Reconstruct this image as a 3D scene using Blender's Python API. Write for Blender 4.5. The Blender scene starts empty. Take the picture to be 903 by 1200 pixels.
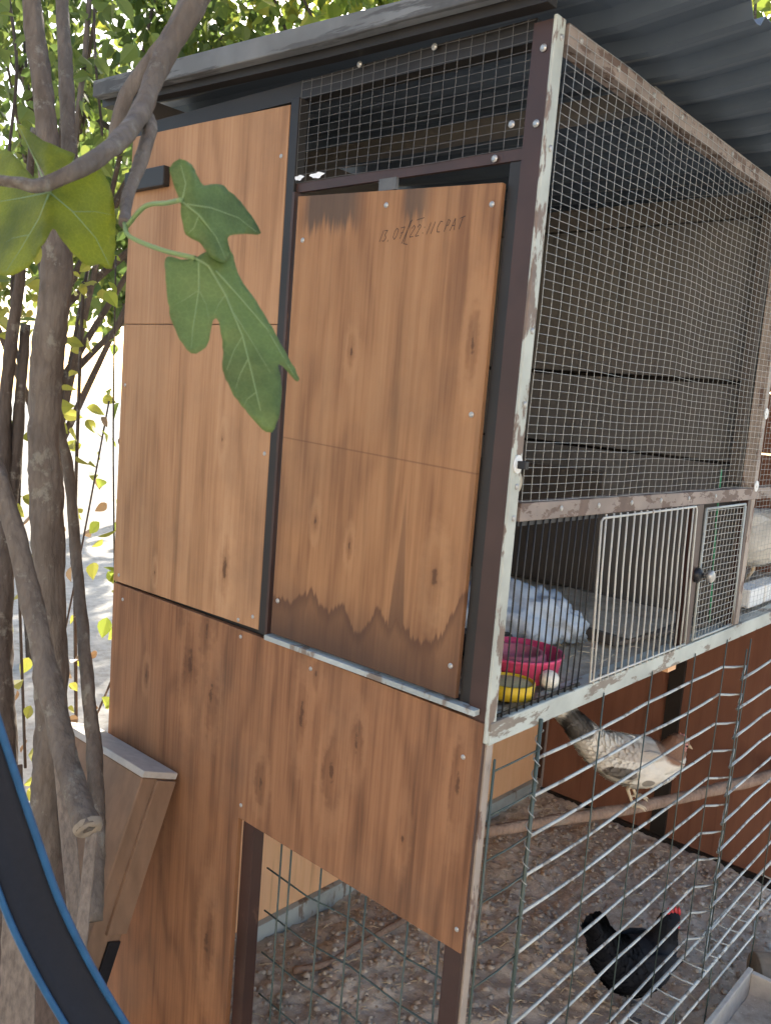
import bpy, bmesh, math, random
from mathutils import Vector, Matrix, noise
from mathutils.geometry import delaunay_2d_cdt

random.seed(7)
R = math.radians
scene = bpy.context.scene
COL = scene.collection

# ------------------------------------------------------------------ camera
CAM = Vector((0.6527, -1.0129, 1.5084))
RT = Vector((0.74567164, 0.66158522, 0.07923889))
UP = Vector((-0.14355633, 0.04338539, 0.98869069))
FW = Vector((-0.65066534, 0.74861386, -0.127326))
FPX = 1002.32
cd = bpy.data.cameras.new('camera'); cam = bpy.data.objects.new('camera', cd); COL.objects.link(cam)
M = Matrix((RT, UP, -FW)).transposed().to_4x4(); M.translation = CAM
cam.matrix_world = M
cd.sensor_fit = 'VERTICAL'; cd.sensor_height = 24.0; cd.sensor_width = 18.06
cd.lens = FPX / 1200 * 24.0
cd.clip_start = 0.02; cd.clip_end = 500
cd.dof.use_dof = True; cd.dof.focus_distance = 1.65; cd.dof.aperture_fstop = 7.0
scene.camera = cam

# ------------------------------------------------------------------ sky and sun
SUN = Vector((-0.638, 0.867, 0.505)).normalized()
w = bpy.data.worlds.new('World'); scene.world = w; w.use_nodes = True
nt = w.node_tree; nt.nodes.clear()
sky = nt.nodes.new('ShaderNodeTexSky'); sky.sky_type = 'NISHITA'; sky.sun_disc = False
sky.sun_elevation = math.asin(SUN.z); sky.sun_rotation = math.atan2(SUN.x, SUN.y)
sky.dust_density = 2.0; sky.air_density = 1.0
bg = nt.nodes.new('ShaderNodeBackground'); bg.inputs[1].default_value = 0.15
wo = nt.nodes.new('ShaderNodeOutputWorld')
nt.links.new(sky.outputs[0], bg.inputs[0]); nt.links.new(bg.outputs[0], wo.inputs[0])
sl = bpy.data.lights.new('sun', 'SUN'); sl.energy = 4.5; sl.angle = R(0.53); sl.color = (1, .93, .82)
so = bpy.data.objects.new('sun', sl); COL.objects.link(so)
so.rotation_euler = (-SUN).to_track_quat('-Z', 'Y').to_euler(); so.location = SUN * 20
scene.view_settings.view_transform = 'Standard'; scene.view_settings.look = 'None'
scene.view_settings.exposure = 1.75; scene.view_settings.gamma = 1.0

def at(px, py, D):
    """point seen at photo position (px,py) standing D metres in front of the camera"""
    return CAM + (FW + RT * ((px - 451.5) / FPX) - UP * ((py - 600) / FPX)) * D

# ------------------------------------------------------------------ node helper
class G:
    def __init__(s, name):
        s.m = bpy.data.materials.new(name); s.m.use_nodes = True
        s.t = s.m.node_tree; s.t.nodes.clear()
        s.out = s.t.nodes.new('ShaderNodeOutputMaterial')
        s.b = s.t.nodes.new('ShaderNodeBsdfPrincipled')
        s.t.links.new(s.b.outputs[0], s.out.inputs[0])
        s.tc = s.t.nodes.new('ShaderNodeTexCoord')
        s.P = s.tc.outputs['Object']
    def put(s, sock, v):
        if hasattr(v, 'links'): s.t.links.new(v, sock)
        elif isinstance(v, (tuple, list)):
            sock.default_value = (*v, 1) if len(v) == 3 and len(sock.default_value) == 4 else v
        else: sock.default_value = v
    def math(s, op, a, b=0.0, c=None, clamp=False):
        n = s.t.nodes.new('ShaderNodeMath'); n.operation = op; n.use_clamp = clamp
        s.put(n.inputs[0], a); s.put(n.inputs[1], b)
        if c is not None: s.put(n.inputs[2], c)
        return n.outputs[0]
    def sep(s, v=None):
        n = s.t.nodes.new('ShaderNodeSeparateXYZ'); s.put(n.inputs[0], v or s.P); return n.outputs
    def vec(s, x, y, z):
        n = s.t.nodes.new('ShaderNodeCombineXYZ')
        for i, v in enumerate((x, y, z)): s.put(n.inputs[i], v)
        return n.outputs[0]
    def mapping(s, sc, loc=(0, 0, 0), v=None):
        n = s.t.nodes.new('ShaderNodeMapping'); s.put(n.inputs[0], v or s.P)
        n.inputs['Scale'].default_value = sc; n.inputs['Location'].default_value = loc; return n.outputs[0]
    def noise(s, v=None, scale=5.0, detail=4.0, rough=.55, dist=0.0):
        n = s.t.nodes.new('ShaderNodeTexNoise'); s.put(n.inputs['Vector'], v or s.P)
        n.inputs['Scale'].default_value = scale; n.inputs['Detail'].default_value = detail
        n.inputs['Roughness'].default_value = rough; n.inputs['Distortion'].default_value = dist
        return n.outputs[0]
    def vor(s, v=None, scale=5.0):
        n = s.t.nodes.new('ShaderNodeTexVoronoi'); s.put(n.inputs['Vector'], v or s.P)
        n.inputs['Scale'].default_value = scale; return n.outputs
    def ramp(s, f, stops):
        n = s.t.nodes.new('ShaderNodeValToRGB'); s.put(n.inputs[0], f)
        e = n.color_ramp.elements
        while len(e) < len(stops): e.new(.5)
        for k, (p, c) in enumerate(stops):
            e[k].position = p; e[k].color = (*c, 1) if len(c) == 3 else c
        return n.outputs[0]
    def smooth(s, v, a, b, lo=0.0, hi=1.0):
        n = s.t.nodes.new('ShaderNodeMapRange'); n.interpolation_type = 'SMOOTHSTEP'
        s.put(n.inputs[0], v)
        for i, x in enumerate((a, b, lo, hi)): n.inputs[i + 1].default_value = x
        return n.outputs[0]
    def mix(s, f, a, b, mode='MIX'):
        n = s.t.nodes.new('ShaderNodeMix'); n.data_type = 'RGBA'; n.blend_type = mode
        s.put(n.inputs[0], f); s.put(n.inputs[6], a); s.put(n.inputs[7], b); return n.outputs[2]
    def bump(s, h, st=.3, d=.002):
        n = s.t.nodes.new('ShaderNodeBump'); n.inputs['Strength'].default_value = st
        n.inputs['Distance'].default_value = d; s.put(n.inputs['Height'], h)
        s.t.links.new(n.outputs[0], s.b.inputs['Normal'])
    def fin(s, col, rough=.7, metal=0.0, spec=.3):
        s.put(s.b.inputs['Base Color'], col); s.put(s.b.inputs['Roughness'], rough)
        s.put(s.b.inputs['Metallic'], metal); s.b.inputs['Specular IOR Level'].default_value = spec
        return s.m

# ------------------------------------------------------------------ materials
def ply(name, light, mid, dark, axis='x', knots=(), stain=None, topstain=False, seed=0.0, streak=1.0, grime=0.0):
    g = G(name); o = g.sep(); a = o[0] if axis == 'x' else o[1]; z = o[2]
    a = g.math('ADD', a, seed)
    warp = g.noise(g.vec(g.math('MULTIPLY', a, 3.0), g.math('MULTIPLY', z, .8), seed), 1.6, 3, .5)
    cath = g.math('MULTIPLY_ADD', a, 16.0, g.math('MULTIPLY', warp, 9.0))
    kmask = None
    for (kx, kz, kr) in knots:
        kq = random.Random(kx * 91 + kz * 7); kr = kr * kq.uniform(.55, 1.15); kst = kq.uniform(.2, .38)
        dx = g.math('SUBTRACT', g.math('SUBTRACT', a, seed), kx); dz = g.math('MULTIPLY', g.math('SUBTRACT', z, kz), kst)
        wob = g.noise(None, 75, 4)
        d = g.math('SQRT', g.math('ADD', g.math('MULTIPLY', dx, dx), g.math('MULTIPLY', dz, dz)))
        d = g.math('ADD', d, g.math('MULTIPLY', g.math('SUBTRACT', wob, .5), kr * 1.6))
        push = g.smooth(d, 0.0, kr * 3.2, 1.0, 0.0)
        cath = g.math('ADD', cath, push)
        core = g.math('ADD', g.smooth(d, kr * .15, kr * .55, .75, 0.0), g.smooth(d, kr * .3, kr * 1.6, .22, 0.0))
        halo = g.math('MULTIPLY', g.smooth(d, kr * 1.2, kr * 2.0), g.smooth(d, kr * 2.2, kr * 3.6, 1, 0)); khalo = halo if kmask is None else g.math('MAXIMUM', khalo, halo)
        kmask = core if kmask is None else g.math('MAXIMUM', kmask, core)
    rings = g.math('MULTIPLY_ADD', g.math('SINE', g.math('MULTIPLY', cath, 4.2)), .5, .5)
    rings = g.math('POWER', rings, 2.0)
    fine = g.noise(g.vec(g.math('MULTIPLY', a, 150), g.math('MULTIPLY', z, 3.2), seed), 1.0, 6, .65)
    pores = g.noise(g.vec(g.math('MULTIPLY', a, 520), g.math('MULTIPLY', z, 14), seed), 1.0, 3, .6)
    blot = g.noise(g.vec(g.math('MULTIPLY', a, 5), g.math('MULTIPLY', z, 2.4), seed + 3), 1.0, 5, .6)
    band = g.noise(g.vec(g.math('MULTIPLY', a, 26), g.math('MULTIPLY', z, .9), seed + 9), 1.0, 4, .6)
    f = g.math('MULTIPLY', rings, .13 * streak)
    f = g.math('ADD', f, g.math('MULTIPLY', fine, .58 * streak))
    f = g.math('ADD', f, g.math('MULTIPLY', blot, .38))
    f = g.math('ADD', f, g.math('MULTIPLY', band, .42))
    col = g.ramp(f, [(.30, light), (.72, mid), (1.0, dark)])
    # scattered dark resin streaks that follow the grain
    rs = g.noise(g.vec(g.math('MULTIPLY', a, 38), g.math('MULTIPLY', z, 1.8), seed + 20), 1.0, 3, .5)
    col = g.mix(g.smooth(rs, .60, .74, 0, .45), col, tuple(c * .45 for c in mid))
    col = g.mix(g.smooth(pores, .58, .8, 0, .3), col, tuple(c * .5 for c in dark))
    if kmask is not None:
        col = g.mix(g.math('MULTIPLY', khalo, .3), col, light)
        col = g.mix(g.math('MULTIPLY', kmask, .8, clamp=True), col, (.055, .022, .01))
    if grime:
        gr = g.noise(None, 3.1, 6, .6)
        col = g.mix(g.smooth(gr, .45, .75, 0, grime), col, (.10, .065, .045))
    if stain:
        (x0, x1, z0, z1, pts) = stain
        n = g.t.nodes.new('ShaderNodeFloatCurve')
        u = g.math('DIVIDE', g.math('SUBTRACT', g.math('SUBTRACT', a, seed), x0), x1 - x0)
        g.put(n.inputs['Value'], u)
        cu = n.mapping.curves[0]
        P = [((x - x0) / (x1 - x0), (zz - z0) / (z1 - z0)) for x, zz in pts]
        cu.points[0].location = P[0]; cu.points[1].location = P[-1]
        for q in P[1:-1]: cu.points.new(*q)
        for q in cu.points: q.handle_type = 'VECTOR'
        n.mapping.update()
        h = g.math('MULTIPLY_ADD', n.outputs[0], z1 - z0, z0)
        h = g.math('ADD', h, g.math('MULTIPLY', g.math('SUBTRACT', fine, .5), .05))
        dlt = g.math('SUBTRACT', h, z)
        edge = g.math('SUBTRACT', g.smooth(dlt, -.004, .004), g.smooth(dlt, .003, .03, 0, .5))
        col = g.mix(g.math('MULTIPLY', edge, .78), col, (.085, .038, .02))
        sx = g.math('ABSOLUTE', g.math('ADD', g.math('SUBTRACT', a, seed), g.math('MULTIPLY_ADD', g.math('SUBTRACT', fine, .5), .004, .178)))
        sw = g.math('MULTIPLY', g.math('SUBTRACT', 1.375, z), .075)
        spk = g.math('MULTIPLY', g.smooth(g.math('SUBTRACT', sw, sx), -.002, .002), g.smooth(z, 1.15, 1.37, .68, .35))
        col = g.mix(g.math('MULTIPLY', spk, g.smooth(dlt, -.002, .003, 1, 0)), col, (.07, .034, .02))
        low = g.smooth(g.math('ADD', z, g.math('MULTIPLY', blot, .12)), 1.115, 1.27, .86, 0.0)
        col = g.mix(low, col, (.045, .026, .02))
    if topstain:
        ts = g.noise(g.vec(g.math('MULTIPLY', a, 110), g.math('MULTIPLY', z, 4), 4.2), 1.0, 3, .6)
        mx = g.math('MULTIPLY', g.smooth(a, seed - .46, seed - .43), g.smooth(a, seed - .35, seed - .30, 1, 0))
        mx = g.math('ADD', mx, g.math('MULTIPLY', g.smooth(a, seed - .24, seed - .22), g.smooth(a, seed - .20, seed - .17, .9, 0)))
        lim = g.smooth(g.math('ADD', z, g.math('MULTIPLY', ts, .09)), 1.815, 1.845)
        col = g.mix(g.math('MULTIPLY', g.math('MULTIPLY', mx, lim), .8), col, (.06, .045, .035))
        # scratch across the board and a dark vertical streak
        sc = g.smooth(g.math('ABSOLUTE', g.math('SUBTRACT', z, g.math('MULTIPLY_ADD', g.math('SUBTRACT', a, seed), -.04, 1.415))), 0, .0022, .5, 0)
        col = g.mix(sc, col, (.09, .04, .02))
    g.bump(g.math('ADD', fine, g.math('MULTIPLY', rings, .4)), .35, .0012)
    return g.fin(col, .62, 0, .25)

def paint(name, base, chip, amount=.5, scale=18, rough=.5, seed=0.0, stretch=(1, 1, .35)):
    g = G(name)
    v = g.mapping(stretch, (seed, seed, seed))
    n = g.noise(v, scale, 6, .62); n2 = g.noise(None, 7, 5)
    m = g.smooth(n, amount - .02, amount + .03)
    c1 = g.mix(g.smooth(n2, .35, .7), base, tuple(c * .68 for c in base))
    c2 = g.mix(g.noise(None, 45, 4), chip, tuple(c * .5 for c in chip))
    g.bump(g.math('SUBTRACT', 1.0, m), .4, .0006)
    return g.fin(g.mix(m, c1, c2), rough, 0, .4)

def plain(name, col, var=.25, scale=14, rough=.6, metal=0.0, bump=.15, stretch=(1, 1, 1), spec=.3):
    g = G(name); n = g.noise(g.mapping(stretch), scale, 6, .6)
    c = g.mix(n, tuple(min(1, x * (1 + var)) for x in col), tuple(x * (1 - var) for x in col))
    g.bump(n, bump, .002); return g.fin(c, rough, metal, spec)

def leafmat(name, cols, trans=.45, scale=9.0):
    g = G(name); n = g.noise(None, scale, 4)
    oi = g.t.nodes.new('ShaderNodeObjectInfo'); ge = g.t.nodes.new('ShaderNodeNewGeometry')
    f = g.math('ADD', g.math('MULTIPLY', ge.outputs['Random Per Island'], .7), g.math('MULTIPLY', n, .4))
    c = g.ramp(f, [(.15, cols[0]), (.5, cols[1]), (.9, cols[2])])
    if 'fig' in name:
        vn = g.t.nodes.new('ShaderNodeTexVoronoi'); vn.feature = 'DISTANCE_TO_EDGE'; vn.inputs['Scale'].default_value = 210; g.put(vn.inputs['Vector'], g.P)
        c = g.mix(g.smooth(vn.outputs[0], .0, .09, .22, 0), c, tuple(min(1, x * 1.6) for x in cols[2]))
        sp = g.noise(None, 38, 4, .7); c = g.mix(g.smooth(sp, .68, .74, 0, .6), c, (.16, .11, .04))
        big = g.noise(None, 13, 3); c = g.mix(g.smooth(big, .4, .7, 0, .6), c, tuple(x * .5 for x in cols[0]))
        g.bump(g.math('ADD', g.vor(None, 260)[0], g.noise(None, 60, 4)), .35, .0012)
    g.fin(c, .5, 0, .35)
    tr = g.t.nodes.new('ShaderNodeBsdfTranslucent')
    g.put(tr.inputs[0], g.mix(.5, c, (1.0, .95, .25), 'MULTIPLY'))
    hs = g.t.nodes.new('ShaderNodeHueSaturation'); hs.inputs['Value'].default_value = 2.2
    g.t.links.new(c, hs.inputs['Color']); g.t.links.new(hs.outputs[0], tr.inputs[0])
    mx = g.t.nodes.new('ShaderNodeMixShader'); mx.inputs[0].default_value = trans
    g.t.links.new(g.b.outputs[0], mx.inputs[1]); g.t.links.new(tr.outputs[0], mx.inputs[2])
    g.t.links.new(mx.outputs[0], g.out.inputs[0]); return g.m

KN_LOW = [(-.653, 1.047, .012), (-.699, .966, .013), (-.628, .916, .013), (-.375, .96, .014), (-.293, .879, .012),
          (-.242, .947, .012), (-.036, .952, .011), (-.47, .80, .010), (-.78, .62, .012), (-.60, .42, .014), (-.346, 1.04, .009), (-.85, .90, .010), (-.13, .83, .008)]
KN_DOOR = [(-.316, 1.586, .006), (-.289, 1.271, .008), (-.11, 1.256, .010), (-.372, 1.30, .008), (-.08, 1.60, .007)]
KN_LEFT = [(-.609, 1.174, .012), (-.638, 1.415, .008), (-.836, 1.122, .007), (-.70, 1.76, .006)]
STAIN = (-.47, -.02, 1.05, 1.40, [(-.47, 1.15), (-.42, 1.15), (-.399, 1.166), (-.368, 1.181), (-.326, 1.150), (-.295, 1.177), (-.266, 1.140),
         (-.244, 1.138), (-.217, 1.189), (-.192, 1.158), (-.179, 1.18), (-.138, 1.15), (-.106, 1.155), (-.085, 1.18), (-.056, 1.24), (-.02, 1.30)])
MT = {}
MT['ply_door'] = ply('plywood_door', (.40, .218, .105), (.29, .143, .064), (.155, .068, .03), knots=KN_DOOR, stain=STAIN, topstain=True, seed=.3, grime=.35)
MT['ply_left'] = ply('plywood_pale', (.49, .29, .155), (.37, .198, .098), (.22, .108, .05), knots=KN_LEFT, seed=1.7, streak=1.0, grime=.4)
MT['ply_low'] = ply('plywood_red', (.36, .183, .09), (.255, .119, .056), (.13, .057, .027), knots=KN_LOW, seed=2.9, streak=1.15, grime=.5)
MT['ply_in'] = ply('plywood_fresh', (.84, .52, .31), (.74, .42, .22), (.52, .26, .12), axis='y', seed=4.1, streak=.7)
MT['brown_wall'] = ply('brown_board', (.225, .105, .066), (.165, .073, .047), (.10, .044, .029), seed=5.3, streak=.6)
MT['brown_paint'] = paint('brown_paint', (.050, .024, .018), (.14, .07, .045), .66, 14, .45)
MT['black_paint'] = paint('black_paint', (.019, .0155, .0135), (.055, .038, .03), .68, 16, .5)
MT['mint'] = paint('mint_paint', (.43, .445, .39), (.21, .15, .115), .535, 30, .5, 1.3)
MT['mint_rail'] = paint('mint_paint_rail', (.43, .455, .41), (.24, .20, .16), .56, 30, .5, 2.2, (.6, .3, 1))
MT['pink_rail'] = paint('dusty_rust_paint', (.27, .215, .18), (.16, .105, .08), .53, 40, .65, 3.1, (1, .4, 1))
MT['tan_post'] = paint('dusty_tan_paint', (.34, .28, .23), (.2, .13, .10), .56, 40, .65, 4.1)
MT['zinc'] = plain('galvanised_wire', (.37, .38, .37), .3, 60, .42, .55, .05)
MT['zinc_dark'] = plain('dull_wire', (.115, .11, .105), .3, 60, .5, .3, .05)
MT['black_wire'] = plain('black_wire', (.02, .02, .02), .3, 80, .45, 0, .05)
MT['white_wire'] = paint('white_wire', (.50, .50, .46), (.32, .24, .18), .62, 60, .5, 1.1)
MT['fence_pale'] = paint('pale_green_wire', (.50, .52, .49), (.30, .27, .23), .57, 30, .5, 6)
MT['fence_green'] = paint('green_wire', (.055, .078, .068), (.20, .19, .16), .66, 40, .45, 7)
MT['screw'] = plain('zinc_screw', (.38, .37, .35), .2, 90, .35, .6, .05)
MT['washer'] = plain('white_washer', (.66, .66, .63), .2, 90, .5, 0, .05)
MT['black'] = plain('black_plastic', (.012, .012, .014), .2, 40, .4, 0, .05)
MT['plank'] = ply('grey_plank', (.150, .142, .132), (.115, .108, .10), (.07, .065, .06), seed=6.6, streak=.5, knots=[])
MT['plank_dark'] = ply('dark_board', (.10, .086, .074), (.078, .066, .056), (.052, .043, .036), seed=7.7, streak=.5)
MT['pencil'] = plain('pencil_mark', (.045, .03, .024), .2, 90, .8)
MT['gap_white'] = plain('gap_light', (.75, .76, .76), .1, 60, .8)  # white that stands for light coming through the gaps
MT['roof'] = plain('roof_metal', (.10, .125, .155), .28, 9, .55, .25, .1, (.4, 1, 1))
MT['fascia'] = paint('weathered_fascia', (.17, .175, .175), (.10, .10, .10), .52, 26, .85, 2.7, (.12, 1, 1.2))
MT['beam'] = plain('old_beam', (.11, .10, .09), .35, 18, .85, 0, .3, (.25, 1, 1))
MT['grey_rail'] = paint('grey_green_rail', (.40, .43, .41), (.25, .20, .16), .58, 14, .6, 5)

def soilmat(name, a, b, c):
    g = G(name); n = g.noise(None, 22, 9, .68); n2 = g.noise(None, 3.5, 4); v = g.vor(None, 85)
    f = g.math('ADD', g.math('MULTIPLY', n, .65), g.math('MULTIPLY', n2, .35))
    col = g.ramp(f, [(.33, a), (.5, b), (.68, c)])
    col = g.mix(g.smooth(v[0], .0, .22, .45, 0), col, tuple(min(1, x * 1.5) for x in c))
    g.bump(n, .8, .012); return g.fin(col, .95, 0, .1)
MT['soil'] = soilmat('run_soil', (.33, .255, .19), (.50, .41, .325), (.64, .55, .455))
MT['litter'] = soilmat('cage_bedding', (.26, .215, .16), (.42, .36, .28), (.56, .50, .41))
MT['yard'] = soilmat('yard_ground', (.26, .235, .20), (.42, .39, .34), (.54, .51, .46))

def clodmat():
    g = G('soil_clod'); ge = g.t.nodes.new('ShaderNodeNewGeometry')
    c = g.ramp(ge.outputs['Random Per Island'], [(.0, (.34, .27, .21)), (.5, (.44, .362, .288)), (.97, (.50, .425, .345)), (1.0, (.60, .54, .46))])
    g.bump(g.noise(None, 120, 4), .5, .002); return g.fin(c, .95, 0, .1)
MT['clod'] = clodmat()

def barkmat(name, a, b):
    g = G(name); n = g.noise(g.mapping((1, 1, .3)), 34, 8, .66); n2 = g.noise(None, 6, 4); sp = g.noise(None, 90, 3)
    c = g.ramp(g.math('ADD', g.math('MULTIPLY', n, .6), g.math('MULTIPLY', n2, .4)), [(.3, a), (.7, b)])
    vc = g.vor(g.mapping((1, 1, .3), (0, 0, 0), None), 120)
    c = g.mix(g.smooth(vc[0], .45, .9, 0, .22), c, tuple(x * .35 for x in a))
    li = g.noise(None, 17, 5, .7)
    c = g.mix(g.smooth(li, .56, .66, 0, .5), c, (.27, .255, .21))
    c = g.mix(g.smooth(sp, .64, .76, 0, .18), c, tuple(min(1, x * 1.7) for x in b))
    g.bump(g.math('SUBTRACT', n, g.math('MULTIPLY', vc[0], .25)), 1.0, .008); return g.fin(c, .85, 0, .2)
MT['bark'] = barkmat('fig_bark', (.075, .058, .046), (.19, .155, .125))
MT['bark_dark'] = barkmat('dark_bark', (.045, .034, .028), (.11, .088, .072))
MT['perch'] = barkmat('perch_wood', (.21, .135, .095), (.36, .255, .195))
MT['greywood'] = plain('weathered_wood', (.165, .132, .105), .9, 130, .9, 0, 1.0, (1, 1, .06))
MT['darkwood'] = plain('dark_wet_wood', (.085, .062, .05), .8, 110, .85, 0, .9, (1, 1, .07))
MT['cutwood'] = plain('cut_wood', (.22, .18, .135), .45, 40, .9, 0, .4)
MT['veneer'] = plain('old_chipboard', (.215, .13, .08), .4, 40, .7, 0, .2, (1, 1, .3))
MT['veneer_edge'] = plain('chipboard_edge', (.42, .385, .34), .3, 40, .75)  # pale tone; on the cabinet top it includes the light falling there
MT['strap_dark'] = plain('navy_band', (.011, .013, .020), .25, 120, .75, 0, .25)
MT['strap_blue'] = plain('blue_edge', (.016, .075, .165), .5, 40, .5, 0, .1)
MT['pink'] = plain('pink_plastic', (.64, .075, .17), .25, 12, .42, 0, .05)
MT['pink_in'] = plain('dusty_pink_plastic', (.48, .14, .18), .25, 22, .7, 0, .1)
MT['yellow'] = plain('yellow_plastic', (.72, .48, .03), .15, 12, .4, 0, .05)
MT['meal'] = plain('feed_meal', (.50, .41, .22), .3, 90, .95, 0, .6)
MT['egg'] = plain('egg_shell', (.74, .70, .60), .08, 30, .5)
MT['bag'] = plain('plastic_sack', (.42, .48, .55), .2, 11, .35, 0, .3)
MT['foam'] = plain('white_foam', (.76, .76, .73), .08, 30, .8)
MT['green_cord'] = plain('green_cord', (.05, .26, .13), .2, 40, .6)
MT['leg_skin'] = plain('hen_leg', (.58, .47, .33), .2, 90, .6)
MT['leg_dark'] = plain('dark_hen_leg', (.10, .095, .09), .2, 90, .6)
MT['comb'] = plain('hen_comb', (.50, .045, .05), .2, 90, .5)
MT['comb_pale'] = plain('pale_comb', (.55, .25, .22), .2, 90, .5)
MT['beak'] = plain('hen_beak', (.45, .34, .20), .2, 60, .5)
MT['eye'] = plain('hen_eye', (.015, .01, .008), .1, 10, .1, 0, 0)
MT['paper'] = plain('round_wood', (.50, .42, .31), .25, 40, .8)
MT['white_wall'] = plain('whitewash', (.72, .71, .68), .08, 4, .85)
MT['stone'] = plain('pale_stone', (.45, .43, .40), .25, 20, .9, 0, .5)
MT['fig1'] = leafmat('fig_leaf_green', ((.088, .135, .038), (.122, .180, .055), (.155, .215, .075)), .4, 16)
MT['fig2'] = leafmat('fig_leaf_yellowing', ((.11, .17, .02), (.21, .25, .025), (.30, .28, .03)), .5, 7)
MT['vein'] = leafmat('leaf_vein', ((.17, .26, .10), (.22, .30, .13), (.26, .33, .15)), .3, 10)
MT['leafA'] = leafmat('backlit_leaves', ((.065, .10, .02), (.11, .15, .025), (.21, .20, .03)), .55)
MT['leafB'] = leafmat('dark_leaves', ((.04, .065, .018), (.07, .10, .025), (.13, .15, .03)), .5)
MT['leafC'] = leafmat('yellow_leaves', ((.085, .12, .022), (.15, .17, .03), (.22, .18, .04)), .45)
MT['leafD'] = leafmat('dry_leaves', ((.09, .06, .035), (.15, .10, .055), (.20, .14, .08)), .2)

# ------------------------------------------------------------------ mesh builder
class MB:
    def __init__(s): s.v = []; s.f = []
    def box(s, lo, hi, rot=None, piv=None, jit=0.0):
        n = len(s.v); c = [(x, y, z) for z in (lo[2], hi[2]) for y in (lo[1], hi[1]) for x in (lo[0], hi[0])]
        for p in c:
            p = Vector(p) + Vector((random.uniform(-jit, jit), random.uniform(-jit, jit), random.uniform(-jit, jit)))
            if rot is not None:
                q = Vector(piv) if piv is not None else (Vector(lo) + Vector(hi)) / 2
                p = rot @ (p - q) + q
            s.v.append(tuple(p))
        for f in ((0, 2, 3, 1), (4, 5, 7, 6), (0, 1, 5, 4), (2, 6, 7, 3), (0, 4, 6, 2), (1, 3, 7, 5)): s.f.append(tuple(n + i for i in f))
        return s
    def tube(s, pts, rad, sides=6, cap=True, wob=0.0):
        pts = [Vector(p) for p in pts]; n0 = len(s.v); K = len(pts)
        rs = rad if isinstance(rad, (list, tuple)) else [rad] * K
        ref = None
        for i, p in enumerate(pts):
            t = (pts[min(i + 1, K - 1)] - pts[max(i - 1, 0)]).normalized()
            if ref is None: ref = t.orthogonal().normalized()
            ref = (ref - t * ref.dot(t)).normalized(); b = t.cross(ref)
            for k in range(sides):
                an = 2 * math.pi * k / sides; rr = rs[i]
                if wob: rr *= 1 + wob * (.7 * noise.noise(Vector((p.x * 25 + math.cos(an), p.y * 25 + math.sin(an), p.z * 12))) + .45 * noise.noise(Vector((p.x * 30 + math.cos(an) * 2.6, p.y * 30 + math.sin(an) * 2.6, p.z * 55))))
                s.v.append(tuple(p + (ref * math.cos(an) + b * math.sin(an)) * rr))
        for i in range(K - 1):
            for k in range(sides):
                a = n0 + i * sides + k; c = n0 + i * sides + (k + 1) % sides
                s.f.append((a, c, c + sides, a + sides))
        if cap:
            s.f.append(tuple(n0 + k for k in reversed(range(sides)))); s.f.append(tuple(n0 + (K - 1) * sides + k for k in range(sides)))
        return s
    def lathe(s, prof, c=(0, 0, 0), n=32, ax='z'):
        n0 = len(s.v)
        for (r, h) in prof:
            for k in range(n):
                a = 2 * math.pi * k / n; q = (r * math.cos(a), r * math.sin(a), h)
                if ax == 'x': q = (q[2], q[0], q[1])
                if ax == 'y': q = (q[1], q[2], q[0])
                s.v.append((c[0] + q[0], c[1] + q[1], c[2] + q[2]))
        for i in range(len(prof) - 1):
            for k in range(n):
                a = n0 + i * n + k; b = n0 + i * n + (k + 1) % n; s.f.append((a, b, b + n, a + n))
        return s
    def poly(s, pts):
        n = len(s.v); s.v += [tuple(p) for p in pts]; s.f.append(tuple(range(n, n + len(pts)))); return s
    def mesh(s, name, mat, smooth=False, off=(0, 0, 0)):
        me = bpy.data.meshes.new(name)
        o = Vector(off); me.from_pydata([tuple(Vector(v) - o) for v in s.v], [], s.f)
        if mat: me.materials.append(MT[mat] if isinstance(mat, str) else mat)
        if smooth: me.polygons.foreach_set('use_smooth', [True] * len(me.polygons))
        me.update(); return me
    def build(s, name, mat, parent=None, smooth=False, bevel=0.0, kind=None):
        off = wloc(parent); me = s.mesh(name, mat, smooth, off)
        o = bpy.data.objects.new(name, me); COL.objects.link(o)
        if parent: o.parent = parent
        if kind: o['kind'] = kind
        if bevel:
            m = o.modifiers.new('bevel', 'BEVEL'); m.width = bevel; m.segments = 2; m.limit_method = 'ANGLE'
        return o
def wloc(o):
    v = Vector((0, 0, 0))
    while o is not None: v = v + o.location; o = o.parent
    return v
def thing(name, label, cat, loc=(0, 0, 0), group=None):
    o = bpy.data.objects.new(name, None); COL.objects.link(o); o.location = loc; o.empty_display_size = .05
    o['label'] = label; o['category'] = cat
    if group: o['group'] = group
    return o
def tag(o, label, cat, group=None):
    o['label'] = label; o['category'] = cat
    if group: o['group'] = group
    return o
def struct(o): o['kind'] = 'structure'; return o
def inst(name, me, parent, loc, rot=(0, 0, 0), scale=(1, 1, 1)):
    o = bpy.data.objects.new(name, me); COL.objects.link(o); o.parent = parent
    o.location = Vector(loc) - wloc(parent); o.rotation_euler = rot; o.scale = scale; return o
def box(name, lo, hi, mat, parent, bevel=0.0, rot=None, piv=None):
    return MB().box(lo, hi, rot, piv).build(name, mat, parent, False, bevel)
def curve(pts, n=8):
    """Catmull-Rom through the points"""
    P = [Vector(p) for p in pts]; P = [P[0] * 2 - P[1]] + P + [P[-1] * 2 - P[-2]]; out = []
    for i in range(1, len(P) - 2):
        for k in range(n):
            t = k / n; a, b, c, d = P[i - 1:i + 3]
            out.append(.5 * ((2 * b) + (c - a) * t + (2 * a - 5 * b + 4 * c - d) * t * t + (3 * b - a - 3 * c + d) * t ** 3))
    out.append(P[-2]); return out
def lerp(a, b, t): return a + (b - a) * t
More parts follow.
